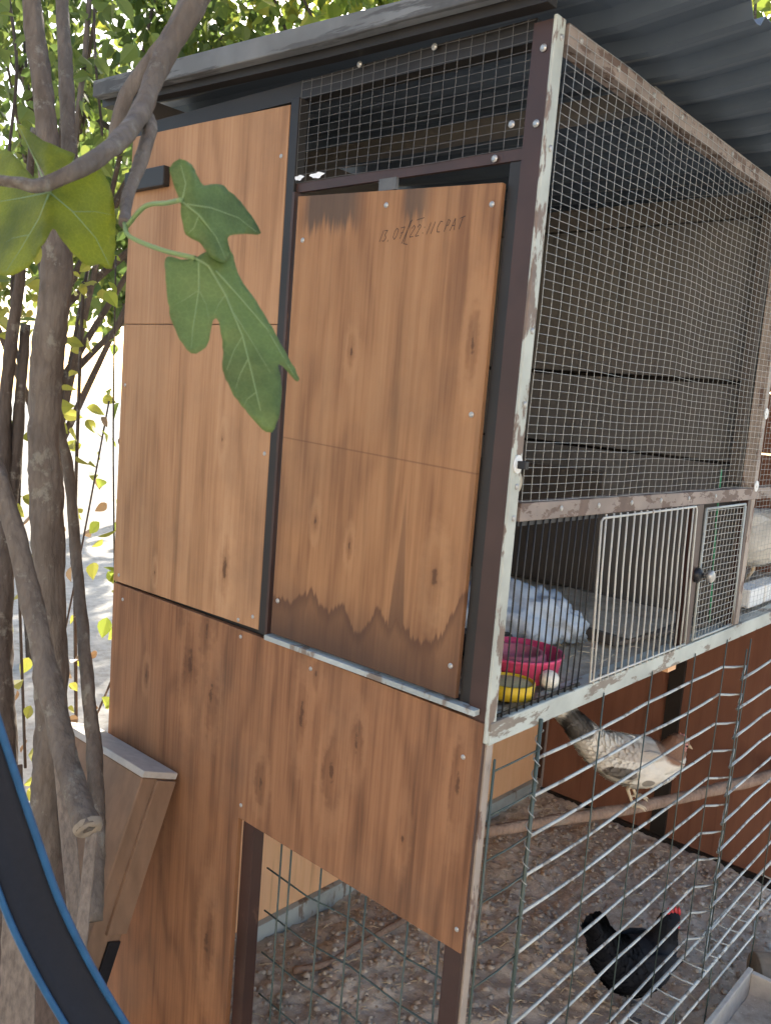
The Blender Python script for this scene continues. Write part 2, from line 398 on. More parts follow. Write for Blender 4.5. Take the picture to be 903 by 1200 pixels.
def rads(rs, n):
    out = []
    for i in range(len(rs) - 1): out += [lerp(rs[i], rs[i + 1], k / n) for k in range(n)]
    return out + [rs[-1]]

# ------------------------------------------------------------------ ground
def grid(name, x0, x1, y0, y1, nx, ny, fz, mat, parent=None, kind=None):
    m = MB()
    for j in range(ny + 1):
        for i in range(nx + 1):
            x = lerp(x0, x1, i / nx); y = lerp(y0, y1, j / ny); m.v.append((x, y, fz(x, y)))
    for j in range(ny):
        for i in range(nx):
            a = j * (nx + 1) + i; m.f.append((a, a + 1, a + nx + 2, a + nx + 1))
    return m.build(name, mat, parent, True, 0, kind)
struct(grid('ground', -60, 60, -60, 60, 40, 40, lambda x, y: -.012, 'yard'))
def soilz(x, y):
    v = Vector((x, y, 0)); return .014 + .022 * noise.noise(v * 4.5) + .012 * noise.noise(v * 17) + .009 * noise.noise(v * 48) + .005 * noise.noise(v * 90)
struct(grid('run_floor', -.985, .62, -.75, 1.93, 170, 260, soilz, 'soil'))
def clods(name, x0, x1, y0, y1, n, smin, smax, label):
    m = MB()
    for _ in range(n):
        x = random.uniform(x0, x1); y = random.uniform(y0, y1); s = smin + (smax - smin) * random.random() ** 6
        z = soilz(x, y) + s * .25; n0 = len(m.v)
        base = [(1, 0, 0), (-1, 0, 0), (0, 1, 0), (0, -1, 0), (0, 0, .8), (0, 0, -.8), (.6, .6, .4), (-.6, .6, .4), (.6, -.6, .4), (-.6, -.6, .4)]
        ang = random.random() * 6.28; ca, sa = math.cos(ang), math.sin(ang)
        for p in base:
            k = s * random.uniform(.6, 1.15)
            m.v.append((x + (p[0] * ca - p[1] * sa) * k, y + (p[0] * sa + p[1] * ca) * k, z + p[2] * k))
        for f in ((0, 6, 4), (6, 2, 4), (2, 7, 4), (7, 1, 4), (1, 9, 4), (9, 3, 4), (3, 8, 4), (8, 0, 4), (0, 2, 6), (2, 1, 7), (1, 3, 9), (3, 0, 8)):
            m.f.append(tuple(n0 + i for i in f))
    o = m.build(name, 'clod', None, True, 0, 'stuff'); o['label'] = label; o['category'] = 'soil'; return o
clods('soil_clods', -.95, .0, .05, 1.88, 15000, .0015, .0125, 'loose crumbly soil and small stones inside the run')
clods('yard_clods', .0, .6, -.3, 1.9, 2600, .003, .015, 'loose crumbly soil outside the wire fence')

def straw(n, x0, x1, y0, y1, zf, label, seed):
    m = MB(); rn = random.Random(seed)
    for _ in range(n):
        x = rn.uniform(x0, x1); y = rn.uniform(y0, y1); a = rn.random() * 6.28; l = rn.uniform(.008, .035); z = zf(x, y) + .004
        d = Vector((math.cos(a), math.sin(a), rn.uniform(-.1, .25))) * l; p = Vector((x, y, z))
        m.tube([p, p + d * .5 + Vector((0, 0, rn.uniform(0, .003))), p + d], rn.uniform(.0006, .0012), 4, False)
    o = m.build('straw', 'straw', None, False, 0, 'stuff'); o['label'] = label; o['category'] = 'straw'; return o
MT['straw'] = plain('straw', (.56, .46, .31), .35, 30, .9)
straw(1300, -.95, .3, .05, 1.88, soilz, 'scattered straw bits on the soil of the run', 4)
straw(500, -.9, -.04, .03, .97, lambda x, y: 1.055, 'scattered straw bits on the cage floor', 5)

# ------------------------------------------------------------------ the coop
coop = thing('chicken_coop', 'tall chicken coop with plywood side, wire mesh front and corrugated metal roof', 'chicken coop')
W = .99; ZB, ZM, ZT = 1.06, 1.378, 2.02; Y1 = 1.012; YE = 1.94

screw_me = MB().lathe([(0, .0028), (.0028, .0028), (.0042, .0016), (.0050, .0012), (.0050, 0)], n=12).mesh('screw', 'screw', False)
def screws(parent, pts, normal, s=1.0, mat=None):
    for p in pts:
        rot = {'-y': (R(90), 0, 0), '+x': (0, R(90), 0)}[normal]
        inst('screw', screw_me, parent, p, rot, (s, s, s))

# corner post: brown flange on the plywood side, pale chipped flange on the mesh side
post = box('post', (-.031, -.006, .012), (-.001, .0, ZT), 'brown_paint', coop)
pf = MB().box((-.0015, -.0065, ZB - .03), (.004, .0165, ZT + .005)).build('post', 'mint', coop, False, .0015)
pf['label'] = 'chipped pale mint steel angle at the coop corner'
screws(pf, [(.004, .008, z) for z in (2.0, 1.86, 1.62, 1.52, 1.405, 1.36)], '+x', .9)
box('post', (-.006, .0015, .0), (.002, .018, ZB - .031), 'tan_post', coop, .001)
# posts of the far bays and back
for (x, y) in ((0, Y1), (0, YE), (-W + .02, YE), (-W + .02, 0.015)):
    box('post', (x - .026, y - .012, 0 if y != Y1 else ZB), (x + .002, y + .012, ZT), 'tan_post' if y == Y1 else 'brown_paint', coop, .001)
# front rails (mesh side)
tr = box('rail', (-.024, .027, ZT - .022), (.003, YE, ZT + .006), 'pink_rail', coop, .0015)
screws(tr, [(.003, y, ZT - .006) for y in (.06, .17, .29, .40, .51, .63, .75, .88, 1.05, 1.25)], '+x', .85)
mr = box('rail', (-.022, .027, ZM - .024), (.003, YE, ZM + .003), 'pink_rail', coop, .0015)
screws(mr, [(.003, y, ZM - .009) for y in (.14, .26, .38, .50, .63, .77, 1.15)], '+x', .85)
br = box('rail', (-.028, .0, ZB - .034), (.006, YE, ZB + .0), 'mint_rail', coop, .002)
br['label'] = 'pale mint painted bottom rail with worn dirty edges'
# washers on posts
wash_me = MB().lathe([(0, .004), (.004, .004), (.004, .0025), (.0125, .002), (.0125, 0)], n=20).mesh('washer', 'washer')
for (y, z) in ((Y1, 1.385), (Y1, 1.55), (Y1, 1.78)): inst('washer', wash_me, coop, (.003, y, z), (0, R(90), 0))
wq = inst('washer', wash_me, coop, (.0045, .0035, 1.437), (0, R(90), 0), (1.05, .8, 1))
box('hook', (.006, .0, 1.431), (.020, .009, 1.442), 'black', coop, .001)
MB().lathe([(0, .006), (.0175, .006), (.019, .003), (.019, -.006), (0, -.006)], (-.02, .033, 1.408), 24, 'x').build('wood_disc', 'paper', coop, True)
# side rails behind the plywood
box('rail', (-W, .004, 1.05), (-.0315, .03, 1.075), 'black_paint', coop)
box('rail', (-.486, -.0035, 1.847), (-.0315, .004, 1.862), 'brown_paint', coop)
box('rail', (-W, .001, 2.0), (-.0315, .03, 2.03), 'black_paint', coop)

# ---- plywood on the side
def slab_holes(name, pts, y0, y1, mat, parent, edgejit=0.0):
    """panel with outline pts (x,z), thickness y0..y1"""
    m = MB(); n = len(pts)
    m.v += [(x, y0, z) for x, z in pts] + [(x, y1, z) for x, z in pts]
    m.f.append(tuple(range(n))); m.f.append(tuple(reversed(range(n, 2 * n))))
    for i in range(n): m.f.append((i, i + n, (i + 1) % n + n, (i + 1) % n))
    return m.build(name, mat, parent, False, .0012)
pl = slab_holes('side_panel', [(-.992, 1.074), (-.503, 1.079), (-.503, 1.6262), (-.991, 1.6262)], -.009, .002, 'ply_left', coop)
pu = slab_holes('side_panel', [(-.991, 1.6275), (-.503, 1.6275), (-.505, 1.992), (-.75, 1.999), (-.985, 2.004)], -.0085, .002, 'ply_left', coop)
screws(pl, [(-.515, -.009, 1.40), (-.52, -.009, 1.10), (-.56, -.009, 1.085), (-.97, -.009, 1.09), (-.975, -.009, 1.5)], '-y', .75)
screws(pu, [(-.52, -.0085, 1.91), (-.97, -.0085, 1.93)], '-y', .75)
box('bracket', (-.985, -.024, 1.892), (-.846, -.009, 1.930), 'black_paint', coop, .002)
# dividing angle between the panel and the door
box('post', (-.5015, -.010, 1.075), (-.4815, .012, 2.0), 'black_paint', coop, .001)
box('post', (-.4805, -.013, 1.076), (-.4745, .010, 1.846), 'brown_paint', coop)
box('post', (-.051, -.002, 1.073), (-.0315, .014, 1.846), 'black_paint', coop)
# lower plywood with the low door opening cut out of it
lp = slab_holes('lower_panel', [(-.985, .0), (-.527, .0), (-.5255, .708), (-.002, .700), (-.001, 1.0605), (-.35, 1.0665), (-.70, 1.069), (-.99, 1.070)], -.0095, .0015, 'ply_low', coop)
screws(lp, [(-.03, -.0095, 1.00), (-.012, -.0095, .735), (-.52, -.0095, .735), (-.36, -.0095, 1.045), (-.55, -.0095, 1.055), (-.95, -.0095, 1.04)], '-y', .75)
led = box('ledge', (-.475, -.019, 1.0695), (-.012, .0, 1.0785), 'grey_rail', coop, .001); led['label'] = 'dusty grey ledge under the door'
# frame of the low opening
box('post', (-.5245, .003, .0), (-.494, .030, .72), 'brown_paint', coop, .001)
box('post', (-.040, .003, .0), (-.012, .028, .72), 'brown_paint', coop, .001)
box('rail', (-.4935, .003, .712), (-.041, .024, .735), 'black_paint', coop)

# ---- door
door = slab_holes('door', [(-.466, 1.083), (-.0525, 1.083), (-.0535, 1.818), (-.20, 1.825), (-.467, 1.838)], -.012, -.003, 'ply_door', coop)
door['label'] = 'stained plywood door with pencil writing near its top edge'
screws(door, [(-.265, -.012, 1.806), (-.068, -.012, 1.79), (-.448, -.012, 1.765), (-.452, -.012, 1.145), (-.066, -.012, 1.13), (-.07, -.012, 1.5)], '-y', .85)
box('hinge', (-.285, -.011, 1.8285), (-.250, -.005, 1.8465), 'zinc_dark', door)
# pencil writing: slanted strokes, unit cell 0..1 by 0..1
GL = {'1': [[(.35, 0), (.65, 1)]], '3': [[(.1, .95), (.7, .95), (.35, .58), (.7, .3), (.4, 0), (0, .08)]], '.': [[(.1, .08), (.05, -.12)]],
      '0': [[(.5, 1), (.15, .75), (.1, .25), (.45, 0), (.75, .3), (.8, .8), (.5, 1)]], '7': [[(.05, .95), (.8, 1), (.35, 0)], [(.25, .5), (.7, .52)]],
      '/': [[(-.1, -.45), (.75, 1.45)]], '2': [[(.1, .75), (.4, 1), (.7, .8), (.3, .3), (.1, 0), (.75, .02)]], ':': [[(.3, .72), (.36, .6)], [(.22, .25), (.28, .12)]],
      'C': [[(.8, .9), (.4, .95), (.1, .5), (.2, .08), (.75, .05)]], 'P': [[(.15, 0), (.4, 1), (.8, .85), (.6, .5), (.3, .5)]],
      'A': [[(0, 0), (.45, 1), (.75, 0)], [(.2, .4), (.65, .42)]], 'T': [[(.1, .92), (.95, 1.05)], [(.55, 1), (.4, 0)]], '[': [[(.6, 1.5), (.2, 1.35), (0, -.5), (.8, -.62)]], '^': [[(-.3, 1.42), (1.0, 1.52)]]}
wr = MB(); cx = -.277
for ch, adv in (('1', .008), ('3', .012), ('.', .009), ('0', .012), ('7', .011), ('/', .003), ('[', .008), ('2', .010), ('^', .001), ('2', .0115), (':', .007), ('1', .008), ('1', .0125), ('C', .014), ('P', .012), ('A', .012), ('T', .012)):
    for st in GL[ch]:
        P = []
        for (a, b) in st:
            x = cx + a * .0105 + b * .004; P.append((x, b * .0165 + 1.7515 + (x + .277) * .055))
        for (p, q) in zip(P, P[1:]):
            d = Vector((q[0] - p[0], q[1] - p[1])); n = Vector((-d.y, d.x)).normalized() * .00055
            wr.poly([(p[0] - n.x, -.01235, p[1] - n.y), (p[0] + n.x, -.01235, p[1] + n.y), (q[0] + n.x, -.01235, q[1] + n.y), (q[0] - n.x, -.01235, q[1] - n.y)])
    cx += adv
wr.build('handwriting', 'pencil', door)

# ---- wire mesh
def net(name, o, u, v, lu, lv, du, dv, r, mat, parent, sag=.004, seed=0.0, out=None):
    o, u, v = Vector(o), Vector(u), Vector(v); nrm = u.cross(v); m = MB()
    def P(a, b):
        k = Vector((a * 5.5 + seed, b * 5.5, seed))
        return o + u * a + v * (b + sag * noise.noise(k)) + nrm * (sag * .8 * noise.noise(k + Vector((9, 3, 1)))) + u * (sag * .5 * noise.noise(k * 1.7 + Vector((2, 7, 5))))
    n = max(3, int(lu / .05))
    for j in range(int(lv / dv) + 1):
        m.tube([P(lu * i / n, j * dv) for i in range(n + 1)], r, 4, False)
    n = max(3, int(lv / .05))
    for j in range(int(lu / du) + 1):
        m.tube([P(j * du, lv * i / n) + nrm * r for i in range(n + 1)], r, 4, False)
    return m.build(name, mat, parent, True, 0, 'stuff')
net('wire_mesh', (.005, .022, ZM + .006), (0, 1, 0), (0, 0, 1), Y1 - .030, ZT - ZM - .005, .0243, .01225, .00038, 'zinc', coop, .005, 1)
net('wire_mesh', (.005, Y1 + .012, ZB + .008), (0, 1, 0), (0, 0, 1), YE - Y1 - .02, ZT - ZB, .0243, .01225, .00038, 'zinc', coop, .005, 2)
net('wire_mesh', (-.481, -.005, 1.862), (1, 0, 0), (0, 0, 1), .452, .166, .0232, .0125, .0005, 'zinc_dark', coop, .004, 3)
screws(coop, [(-.35, -.006, 2.028), (-.20, -.006, 2.024), (-.052, -.006, 1.895), (-.012, -.007, 1.89), (-.012, -.007, 1.985), (-.075, -.006, 1.853)], '-y', 1.0)
for (x, z, a, b) in ((-.472, 1.866, .012, .004), (-.428, 1.8655, .016, .0045)):  # small white spots painted for light showing through gaps above the door
    m = MB()
    m.poly([(x + a * math.cos(t) * (1 + .3 * math.sin(3 * t)), -.0085, z + .003 + b * math.sin(t) * (1 + .25 * math.cos(5 * t))) for t in [k * .35 for k in range(18)]]).build('gap_light', 'gap_white', coop)

# ---- lower cage front: black bars, white barred gate, brown strip with knob, mesh gate
bar_me = MB().tube([(0, 0, -.15), (.0006, .0006, -.05), (-.0005, 0, .05), (0, 0, .15)], .0014, 6).mesh('bar', 'black_wire', True)
wbar_me = MB().tube([(0, 0, -.15), (.0006, .0006, -.05), (-.0005, 0, .05), (0, 0, .15)], .0018, 6).mesh('bar', 'white_wire', True)
gr = MB().box((-.004, .028, ZB + .001), (-.001, .272, ZB + .006)).build('bar_grille', 'black_wire', coop); box('crossbar', (-.004, .028, ZM - .031), (-.001, .272, ZM - .0245), 'black_wire', gr)
gr['label'] = 'black wire bars of the fixed cage front'
for k in range(12):
    inst('bar', bar_me, gr, (.0, .036 + k * .0205, (ZB + ZM) / 2 - .012), (random.uniform(-.006, .006), 0, 0), (1, 1, .985))
gw = MB().tube([(.007, .292, ZB + .004), (.007, .268, ZM - .035), (.007, .275, ZM - .03), (.007, .662, ZM - .026), (.007, .668, ZM - .032), (.007, .694, ZB + .004)], .0022, 6)
gw.tube([(.0075, .290, ZB + .006), (.0075, .694, ZB + .006)], .0022, 6)
gw = gw.build('cage_gate', 'white_wire', coop, True); gw['label'] = 'white barred sliding gate of the cage'
for k in range(15):
    y = .305 + k * .0262
    inst('bar', wbar_me, gw, (.0075, y - .012, (ZB + ZM) / 2 - .012), (R(4.2) + random.uniform(-.008, .008), 0, 0), (1, 1, .985))
box('post', (-.012, .682, ZB), (.004, .728, ZM - .024), 'brown_paint', coop, .001, Matrix.Rotation(R(3.2), 3, 'X'), (0, .70, ZB))
kn = MB().lathe([(0, .030), (.010, .0295), (.0135, .026), (.0125, .019), (.006, .014), (.0055, 0)], (.006, .728, 1.208), 20, 'x').build('knob', 'screw', coop, True)
MB().lathe([(.0155, 0), (.0155, .008), (.009, .015), (0, .015)], (.002, .716, 1.208), 18, 'x').build('knob_base', 'black', kn, True)
gm = MB()
for a, b in (((.004, .742, ZB + .004), (.004, .727, ZM - .034)), ((.004, .727, ZM - .034), (.004, .955, ZM - .032)), ((.004, .955, ZM - .032), (.004, .972, ZB + .004)), ((.004, .972, ZB + .006), (.004, .742, ZB + .006))):
    gm.tube([a, b], .0028, 6)
gm = gm.build('mesh_gate', 'grey_rail', coop, True); gm['label'] = 'small mesh gate beside the knob'
net('wire_mesh', (.003, .738, ZB + .008), (0, 1, 0), (0, 0, 1), .228, .272, .0188, .0135, .0007, 'zinc', gm, .003, 5)
box('post', (-.016, .978, ZB), (.002, .996, ZM - .025), 'brown_paint', coop, .001)
MB().tube(curve([(-.03, .875, 1.42), (-.03, .885, 1.30), (-.03, .905, 1.18), (-.03, .925, 1.07)], 5), .0022, 6).build('cord', 'green_cord', coop, True)

# ---- inside of the cage
cf = grid('cage_floor', -W + .01, -.029, .012, YE - .015, 70, 110, lambda x, y: 1.052 + .006 * noise.noise(Vector((x, y, 0)) * 14) + .004 * noise.noise(Vector((x, y, 1)) * 45), 'litter', coop)
box('floor_board', (-W + .005, .003, 1.032), (-.0285, YE - .012, 1.042), 'plank_dark', coop)
# divider planks
zz = 1.045; hs = [.385, .178, .200, .40]
z = 1.044
for k, (za, zb_) in enumerate(((1.044, 1.4245), (1.432, 1.611), (1.6215, 1.985), (1.989, 2.043))):
    dz = .02 * (k in (0, 1))
    m = MB(); x0, x1 = -W + .01, -.030
    yk = 1.016 + .004 * (k % 2)
    sl0, sl1 = (za + (.014 if k in (1, 2) else 0)), za
    t0, t1 = zb_ + (.014 if k in (0, 1) else 0), zb_
    m.v += [(x0, yk, sl0), (x1, yk, sl1), (x1, yk, t1), (x0, yk, t0), (x0, yk + .018, sl0), (x1, yk + .018, sl1), (x1, yk + .018, t1), (x0, yk + .018, t0)]
    for f in ((0, 1, 2, 3), (7, 6, 5, 4), (0, 4, 5, 1), (1, 5, 6, 2), (2, 6, 7, 3), (3, 7, 4, 0)): m.f.append(f)
    m.build('plank', 'plank' if k < 3 else 'beam', coop, False, .002)
box('backing_board', (-W + .01, 1.042, 1.05), (-.03, 1.05, 2.04), 'black_paint', coop)
box('plank', (-W + .015, .998, 1.062), (-.37, 1.0145, 1.375), 'plank_dark', coop, .002)
box('post', (-.052, .985, 1.385), (-.031, 1.012, 1.985), 'plank_dark', coop)
# back of the coop, upper and lower, and the far end
box('back_panel', (-W - .012, .004, 1.02), (-W + .006, YE, 2.088), 'plank_dark', coop)
bl = box('back_panel', (-W - .012, .004, -.01), (-W + .004, YE + .01, 1.018), 'ply_in', coop); bl['label'] = 'fresh orange plywood at the back of the run'
box('rail', (-W + .0045, .035, .0), (-W + .026, YE - .015, .062), 'grey_rail', coop, .002)
box('rail', (-W + .0045, .035, .50), (-W + .018, YE - .015, .52), 'grey_rail', coop, .002)
for (x0, x1) in ((-.962, -.502), (-.446, -.002)):
    box('end_panel', (x0, YE - .004, .02), (x1, YE + .008, 1.03), 'brown_wall', coop, .001)
box('post', (-.501, YE - .014, .0), (-.447, YE + .006, 1.03), 'black_paint', coop, .001)
box('rail', (-.962, YE - .022, .0), (-.002, YE - .0045, .026), 'black_paint', coop)
z = 1.04
for k in range(5):
    box('plank', (-W + .01, YE - .006, z), (-.03, YE + .012, z + .194), 'brown_wall', coop, .002); z += .2
box('block', (-.06, .672, 1.004), (-.012, .712, 1.0255), 'ply_in', coop)

# ---- roof
rf = MB(); nx = 24; ny = 150; xa, xb, ya, yb = -1.08, .16, -.035, 2.2
def roofz(x, y):
    t = ((y / .105) % 1.0); tri = abs(t - .5) * 2; prof = min(1, max(0, (tri - .25) / .3))
    return 2.062 - .03 * x * (x < 0) + (.075 * x if x > 0 else 0) + .020 * prof + .004 * noise.noise(Vector((x * 3, y * 3, 0)))
for j in range(ny + 1):
    for i in range(nx + 1):
        x = lerp(xa, xb, i / nx); y = lerp(ya, yb, j / ny); rf.v.append((x, y, roofz(x, y)))
for j in range(ny):
    for i in range(nx):
        a = j * (nx + 1) + i; rf.f.append((a, a + 1, a + nx + 2, a + nx + 1))
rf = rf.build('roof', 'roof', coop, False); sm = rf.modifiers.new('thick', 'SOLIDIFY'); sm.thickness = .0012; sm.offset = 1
fb = MB(); pts = [(-1.062, 2.080, 2.112), (-.75, 2.064, 2.099), (-.4, 2.050, 2.083), (-.1, 2.043, 2.068), (.006, 2.041, 2.060)]
for (x, zl, zh) in pts: fb.v += [(x, -.058, zl), (x, -.058, zh), (x, -.036, zh), (x, -.036, zl)]
for i in range(len(pts) - 1):
    for k in range(4): fb.f.append((i * 4 + k, i * 4 + (k + 1) % 4, i * 4 + 4 + (k + 1) % 4, i * 4 + 4 + k))
fb.f.append((0, 3, 2, 1)); e = (len(pts) - 1) * 4; fb.f.append((e, e + 1, e + 2, e + 3))
fb.build('fascia', 'fascia', rf, False, .002)
fb2 = MB(); 
for (x, zl, zh) in pts: fb2.v += [(x, -.035, 2.0085), (x, -.035, zh - .012), (x, -.013, zh - .012), (x, -.013, 2.0085)]
fb2.f = [f for f in [tuple(q) for q in bpy.data.meshes['fascia'].polygons and [tuple(p.vertices) for p in bpy.data.meshes['fascia'].polygons]]]
fb2.v = [(x, y, zl_) if z_ < 2.02 else (x, y, z_) for (x, y, z_), zl_ in zip(fb2.v, [pts[i // 4][1] - .013 for i in range(len(fb2.v))])]
fb2.build('fascia_back', 'black_paint', rf, False)
for y in (.35, 1.2, 1.9): box('purlin', (-1.05, y, 2.022), (-.026, y + .035, 2.052), 'beam', coop)

# ------------------------------------------------------------------ run fence
fence = thing('wire_fence', 'pale welded wire fence panel with a vertical fold closing the run', 'fence', (0, .1, .0))
Zs = [.97 - .0675 * k for k in range(11)]
for k, z in enumerate(Zs):
    j = lambda s=.0025: random.uniform(-s, s)
    pts = [(.004, .138, z + j()), (.006 + j(), .345, z + j()), (.004 + j(), .545, z + j()), (.005, .75, z + j()), (.004, .945, z + j()), (.037, 1.002, z), (.064, .895, z - .004), (.062, 1.1, z + j(.004)), (.060, 1.29, z + j(.004)), (.058, 1.53, z + j(.004)), (.056, 1.74, z + j()), (.055, 1.92, z + j())]
    P = []
    for a, b in zip(pts, pts[1:]):
        P += [Vector(a), Vector(a).lerp(Vector(b), .5) + Vector((0, 0, -.0012))]
    P.append(Vector(pts[-1]))
    MB().tube(P, .0029, 8).build('wire', 'fence_pale', fence, True)
for (x, y, r) in ((.0085, .138, .0034), (.0095, .345, .0015), (.0085, .545, .0014), (.009, .755, .0014), (.0085, .942, .0014), (.041, 1.002, .0015), (.067, .897, .0015), (.066, 1.29, .0015), (.063, 1.53, .0015), (.060, 1.76, .0015)):
    MB().tube([(x, y, 1.036), (x + random.uniform(-.003, .003), y + random.uniform(-.004, .004), .62), (x, y, .245)], r, 7).build('wire', 'fence_green', fence, True)
# coil lacing of the first upright, side pieces towards the post
MB().tube([(.0085 + .0055 * math.cos(t), .138 + .0055 * math.sin(t), 1.02 - t * .0046) for t in [k * .5 for k in range(330)]], .0009, 4).build('lacing_wire', 'zinc', fence, True)
for z in (.985, .915, .842, .775, .705, .635): MB().tube([(.0085, .138, z), (.012, .08, z + .002), (.0045, .02, z - .004)], .0016, 6).build('wire', 'fence_green', fence, True)
MB().tube([(.0045, .0215, 1.0), (.0055, .022, .6), (.0045, .0215, .02)], .0022, 6).build('wire', 'fence_green', fence, True)
# folded bottom edge: two thick selvedge wires with rungs
for x, r in ((.004, .0042), (.064, .0042)):
    MB().tube([(x, y, .252 + .003 * noise.noise(Vector((x, y * 5, 2)))) for y in [.60 + .06 * k for k in range(23)]], r, 7).build('selvedge_wire', 'fence_pale', fence, True)
rung = MB().tube([(.002, 0, .254), (.034, .004, .250), (.067, 0, .256)], .0019, 6).mesh('rung', 'fence_pale', True)
for k in range(18): inst('rung', rung, fence, (random.uniform(-.002, .002), .64 + k * .0712 + random.uniform(-.004, .004), 0), (0, 0, random.uniform(-.04, .04)))
MB().tube([(.06, .70, .186), (.062, 1.0, .184), (.06, 1.3, .178), (.05, 1.33, .20)], .003, 6).build('wire', 'fence_pale', fence, True)
for y in (.345, .545, .755, .97, 1.29, 1.53):
    MB().tube([(.064, y, .25), (.064, y + .005, .17), (.060, y + .01, .02)], .002, 6).build('wire', 'fence_green', fence, True)
# mesh of the low opening
f2 = thing('wire_screen', 'dark green welded wire screen filling the low opening in the plywood', 'wire screen', (-.27, .036, .0))
for x in (-.452, -.425, -.345, -.272, -.235, -.140, -.075):
    MB().tube([(x, .038, .70), (x + random.uniform(-.004, .004), .040, .35), (x, .038, .02)], .0018, 6).build('wire', 'fence_green', f2, True)
for k in range(8):
    z = .69 - k * .088
    MB().tube([(-.492, .0415, z), (-.38, .043, z - .008), (-.26, .0415, z + .004), (-.14, .043, z - .006), (-.043, .0415, z)], .0016, 6).build('wire', 'fence_green', f2, True)

# ------------------------------------------------------------------ perch and hens
pp = [(-.60, .62, .405), (-.50, .835, .402), (-.413, 1.022, .405), (-.30, 1.25, .41), (-.223, 1.444, .414), (-.158, 1.614, .420), (-.083, 1.80, .428), (-.03, 1.925, .432)]
per = MB().tube(curve(pp, 6), rads([.014, .0145, .016, .017, .0165, .018, .020, .021], 6), 14, True, .25).build('perch', 'perch', None, True)
tag(per, 'bare peeled branch used as a perch across the run', 'perch')

def henmat(name, base, dark, rules):
    """rules: (axis test list) -> patches in body coordinates"""
    g = G(name); o = g.sep(); n = g.noise(None, 26, 4); n2 = g.vor(g.mapping((1, 1, 1.0)), 75)
    c = g.mix(g.smooth(n, .35, .7), base, tuple(x * .80 for x in base))
    c = g.mix(g.smooth(n2[0], .35, .8, 0, .08), c, tuple(x * .55 for x in base))
    for (cx_, cy_, cz_, rx, rz, col, st) in rules:
        dx = g.math('DIVIDE', g.math('SUBTRACT', o[0], cx_), rx); dz = g.math('DIVIDE', g.math('SUBTRACT', o[2], cz_), rz)
        d = g.math('ADD', g.math('MULTIPLY', dx, dx), g.math('MULTIPLY', dz, dz))
        d = g.math('ADD', d, g.math('MULTIPLY', g.math('SUBTRACT', n, .5), 1.2))
        c = g.mix(g.smooth(d, .7, 1.15, st, 0), c, col)
    g.bump(g.noise(g.mapping((.35, 1, 1)), 160, 4), .35, .002); return g.fin(c, .8, 0, .25)
WHITE_RULES = [(-.185, 0, .235, .05, .045, (.06, .05, .045), .9), (.108, 0, .192, .062, .046, (.235, .115, .065), .95), (-.06, 0, .115, .045, .022, (.07, .055, .045), .85),
               (-.01, 0, .175, .09, .022, (.30, .22, .16), .5), (.02, 0, .09, .02, .012, (.10, .08, .06), .7)]
MT['hen_white'] = henmat('white_feathers', (.82, .77, .68), (.1, .1, .1), WHITE_RULES)
MT['hen_black'] = henmat('black_feathers', (.011, .012, .016), (.01, .01, .01), [(.08, 0, .16, .05, .06, (.03, .035, .045), .6)])
MT['hen_cream'] = henmat('cream_feathers', (.72, .70, .64), (.1, .1, .1), [(-.15, 0, .2, .06, .06, (.2, .16, .12), .7)])

